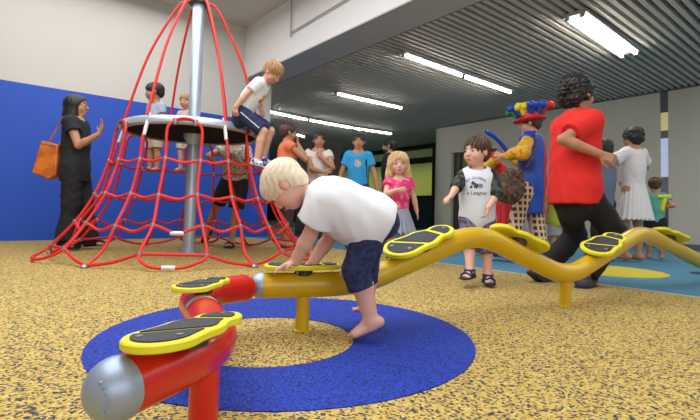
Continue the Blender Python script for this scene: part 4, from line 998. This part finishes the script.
def clowns():
    m_cb = mat('royal_blue_satin', (.008, .06, .42), .5); m_cr = mat('scarlet_satin', (.62, .012, .012), .5)
    m_cy = blotch('yellow_red_dotted_satin', (.75, .42, .02), (.55, .12, .01), 30, .6, .60, .66)
    g = gp(531, 262); H = 1.62
    h = Human((g.x, g.y), 52, H, 'adult', 'clown in blue and red tunic with yellow sleeves, plaid trousers and a foam hat', skin=m_skin, res=.010, head=(-14, 6, 0), wide=1.0, heavy=1.06, hdscale=1.05,
              handL=at(503, 156, 5.25), elbL=(-1, 0, -.8), handR=at(509, 157, 5.6), elbR=(.6, -.2, -1), curl=60, hdL=WD((-.8, .5, .3)),
              footL=at(508, 259.5, 5.2), footR=at(542, 257, 5.2), fyL=10)
    h.hair(m_brown_hair, 'short')
    def side(C): return ((C @ V(.62, -.79, 0)) > .085).astype(int)
    h.shirt(m_cb, 'tunic', sleeve=.12, infl=.030, low=.34, wrk=.007, mats=(m_cr, side))
    H_ = h.H; P = h.P
    for sh, el, wr_ in ((h.shR, h.elR, h.wrR), (h.shL, h.elL, h.wrL)):
        sdf_mesh('sleeve', [cone(sh, el, .065, .080, .03), cone(el, el + (wr_ - el) * .62, .080, .060, .02), cone(el + (wr_ - el) * .6, wr_, .05, .030, .01)], .010, m_cy, h.root, h.wr(.006, 60, 5))
    h.trousers(plaid('clown_plaid_cloth', (.10, .02, .025), (.55, .40, .25), (.62, .48, .32), 15, sg=-1), to=1.85, infl=.028, hemr=.085)
    m_sh = [mat('clown_shoe_blue', (.02, .08, .5), .4), m_cr]
    for sd in (1, -1):
        an, Rf, L, A = h.toe[sd]; f, r_, u = Rf[:, 1], Rf[:, 0], Rf[:, 2]; g0 = an - u * A
        o = sdf_mesh('shoe', [cone(g0 + u * .05 - f * .06, g0 + u * .05 + f * .14, .05, .05, .03), ell(g0 + u * .05 + f * .24, (.075, .10, .06), Rf, .03), plane(g0, -u)], .008, m_sh[0], h.root)
        sdf_mesh('toe_cap', [ell(g0 + u * .05 + f * .27, (.078, .08, .064), Rf, .01), plane(g0, -u)], .008, m_sh[1], o)
    # collar
    MB().tube([h.neck + h.Rc @ V(.062 * cos(t), .055 * sin(t) + .005, .03) for t in [i * pi / 8 for i in range(16)]], .014, 8, closed=True, flat=1.5).build('collar', mat('white_collar', (.7, .7, .68), .8), h.root)
    # hat: red brim and crown with soft spikes
    hh = h.hh; hat = sdf_mesh('hat', [cone(h.hp(0, -.05, .18), h.hp(0, -.05, .30), .50 * hh, .47 * hh, .02, cuts=[(h.hp(0, 0, .12), -h.Rh[:, 2])]), ell(h.hp(0, -.02, .16), V(.70, .74, .07) * hh, h.Rh, .02)], .008, m_cr, h.root)
    cols = [m_cb, mat('yellow_foam', (.80, .62, .03), .7), m_cr, mat('green_foam', (.03, .25, .08), .7)]
    rr = random.Random(5)
    for i in range(17):
        a = i * 2.4; rad = .22 + .3 * (i % 3) / 2; p0 = V(rad * cos(a), -.05 + rad * sin(a), .42); d = V(cos(a) * (.3 + rad), sin(a) * (.3 + rad), .62 + rr.uniform(-.35, .2))
        p1 = p0 + V(d[0] * .30, d[1] * .30, .38); p2 = p1 + V(d[0] * .38, d[1] * .38, -.16)
        MB().tube(catmull([h.hp(*p0), h.hp(*p1), h.hp(*p2)], 4), [.034, .038, .042, .044, .044, .043, .040, .034, .018], 10).build('foam_spike', cols[i % 4 if i % 7 else 0], hat)
    # balloon
    a0, a1, a2 = at(485, 131, 5.15), at(497, 139, 5.2), at(508, 152.5, 5.25)
    t = empty('modelling_balloon', a2); tag(t, 'long blue modelling balloon held up by the clown in the blue tunic', 'balloon')
    pts = catmull([a0 - a2, a1 - a2, WD((0, 0, 0))], 8); n = len(pts)
    MB().tube(pts, [.021 * (math.sqrt(max(0, 1 - (1 - min(1, i / 2.5)) ** 2)) if i < 3 else 1) + .002 for i in range(n)], 14).build('balloon_tube', mat('blue_balloon', (.008, .05, .5), .25), t)
    kb = at(513, 153, 5.25) - a2; hull('balloon_twist', [ell(kb, (.05, .045, .04)), ell(kb + WD((-.05, 0, -.02)), (.035, .035, .035)), ell(kb + WD((.045, 0, .02)), (.035, .03, .035))], .008, mat('dark_blue_balloon', (.006, .02, .22), .25), t)
    # bag
    p = at(509, 187, 5.02); t = empty('shoulder_bag', (p.x, p.y, p.z - .15), R(20)); tag(t, 'slouchy brown patterned bag slung across the clown in blue', 'shoulder bag')
    mbag = blotch('brown_patterned_bag', (.17, .08, .035), (.05, .035, .04), 26, .8)
    hull('bag_body', [ell((0, 0, .13), (.17, .075, .16)), ell((.03, 0, .25), (.13, .05, .10)), ell((-.06, -.05, .10), (.07, .05, .07))], .010, mbag, t, lambda X, Y, Z: .008 * np.sin(X * 60 + Z * 20) * np.sin(Z * 50 + 1))
    q = [at(514, 180, 5.0), at(528, 165, 4.86), at(537, 143, 4.95), at(535, 135, 5.10), at(528, 136, 5.3)]
    MB().tube(catmull([x - t.location for x in q], 6), .012, 8, flat=.5).build('strap', mbag, t); t.rotation_euler = (0, 0, 0)
    # second costumed figure behind
    g = at(489, 205, 6.0); g.z = 0
    h = Human((g.x, g.y), 100, 1.48, 'adult', 'person in red costume with yellow sleeves stooping between boy and clown', skin=m_skin_t, res=.011, lean=30, pelvis=(0, -.18, .80), head=(10, 35, 0), handR=(.15, .45, .80), handL=(-.1, .5, .85), heavy=1.1)
    h.hair(m_brown_hair, 'short'); h.shirt(m_cr, 'dress', sleeve=.1, infl=.03, hem=.05, wrk=.006)
    for sh, el, wr_ in ((h.shR, h.elR, h.wrR), (h.shL, h.elL, h.wrL)):
        sdf_mesh('sleeve', [cone(sh, sh + (el - sh) * .8, .085, .075, .03)], .010, m_cy, h.root, h.wr(.008, 60, 5))
    h.skirt(m_cr, h.pel + V(0, 0, .06), V(0, -.12, .18), .15, .20, 12, name='skirt')
    h.shoes(m_bk)
clowns()

def red_person():
    g = gp(577, 284); H = 1.74
    h = Human((g.x, g.y), -68, H, 'adult', 'person in a red t-shirt and black trousers striding past with bent arms', skin=m_skin_t, res=.0085, wide=.95, heavy=.95, head=(2, 2, 0), lean=2, hdscale=1.06,
              pelvis=WD(at(574, 191, 3.55)), handR=at(600, 154, 3.28), elbR=(.3, -.5, -1), handL=at(592, 158, 3.95), elbL=(-.5, -.5, -1), curl=55,
              footR=at(584, 277, 3.50), footL=at(541, 270, 3.75), kneeR=(.1, 1, 0), kneeL=(-.1, 1, -.1), fyR=-20, fyL=0, fpL=34, lip=m_lip2)
    h.hair(m_black_hair, 'curly'); h.brows(m_black_hair)
    h.shirt(mat('red_cotton', (.72, .018, .014), .85), 't_shirt', sleeve=.72, infl=.016, low=.10, flare=.026, wrk=.005, boxy=.014, neck=.055)
    h.trousers(m_bk, to=1.93, infl=.022, hemr=.085, wrk=.005, waist=-.01)
    h.shoes(mat('dark_purple_shoe', (.06, .05, .10), .6), mat('dark_sole', (.03, .03, .05), .7))
red_person()

def background_right():
    g = at(603, 205, 5.5); g.z = 0
    h = Human((g.x, g.y), 30, 1.40, 'child', 'person in grey-blue top mostly hidden behind the red shirted person', skin=m_skin_t, res=.011, head=(0, 5, 0), face=True)
    h.hair(m_black_hair, 'short'); h.shirt(mat('grey_blue_cotton', (.12, .15, .23), .9), 't_shirt', sleeve=.7, infl=.014, hem=.07); h.trousers(m_bk, to=1.5, infl=.016); h.shoes(m_bk, kind='flipflop')
    g = gp(634, 262); H = 1.55
    h = Human((g.x, g.y), 18, H, 'adult', 'woman in a white dress with full black hair seen from behind', skin=m_skin_t, res=.0095, head=(-10, 6, 0), heavy=.98, wide=.92,
              handL=(-.20, .22, 1.0), elbL=(-1, .1, -.3), handR=(.20, .24, 1.0), elbR=(1, .1, -.3), footR=(.075, .0, .07), footL=(-.08, .05, .07), fyL=-15)
    h.hair(m_black_hair, 'curly')
    mw = mat('white_dress_cotton', (.70, .68, .70), .9)
    h.shirt(mw, 'dress_bodice', sleeve=.60, infl=.014, hem=-.02, flare=.03, neck=.075, wrk=.004)
    h.skirt(mw, h.pel + V(0, 0, .16), V(0, .0, .50), .115, .235, 22, name='dress_skirt', amp=.010)
    g = at(655, 205, 6.0); g.z = 0
    h = Human((g.x, g.y), -28, 1.02, 'child', 'small child in a turquoise top holding a yellow balloon behind the white dress', skin=m_skin_t, res=.009, head=(0, 0, 0), handR=at(661, 207, 5.95), elbR=(.3, -.5, -1), handL=(-.05, .22, .55), hdR=WD((.8, 0, .6)))
    h.hair(m_brown_hair, 'short'); h.shirt(mat('turquoise_cotton', (.12, .42, .36), .9), 't_shirt', sleeve=.5, infl=.014, hem=.07); h.trousers(m_bk, 'shorts', to=.9, infl=.016)
    p = at(663, 205, 5.9); t = empty('balloon', p); tag(t, 'small twisted yellow balloon held by the child in turquoise', 'balloon')
    MB().tube(catmull([(-.02, 0, -.09), (0, 0, 0), (.03, 0, .09)], 5), [.012, .026, .03, .03, .03, .03, .03, .03, .03, .026, .01], 10).build('balloon_tube', mat('yellow_balloon', (.65, .65, .02), .3), t)
    MB().tube([(-.07, 0, .10), (.09, 0, .11)], .024, 10).build('balloon_twist', MC['yellow_balloon'], t)
    g = at(560, 205, 5.6); g.z = 0
    h = Human((g.x, g.y), 0, 1.02, 'child', 'child in lime green top and grey shorts behind the red shirted person', skin=m_skin_t, res=.010, head=(10, 10, 0))
    h.hair(m_black_hair, 'short'); h.shirt(mat('lime_cotton', (.42, .55, .05), .9), 't_shirt', sleeve=.6, infl=.022, hem=.09, boxy=.02); h.trousers(mat('light_grey_cotton', (.38, .38, .42), .9), 'shorts', to=.9, infl=.02)
background_right()
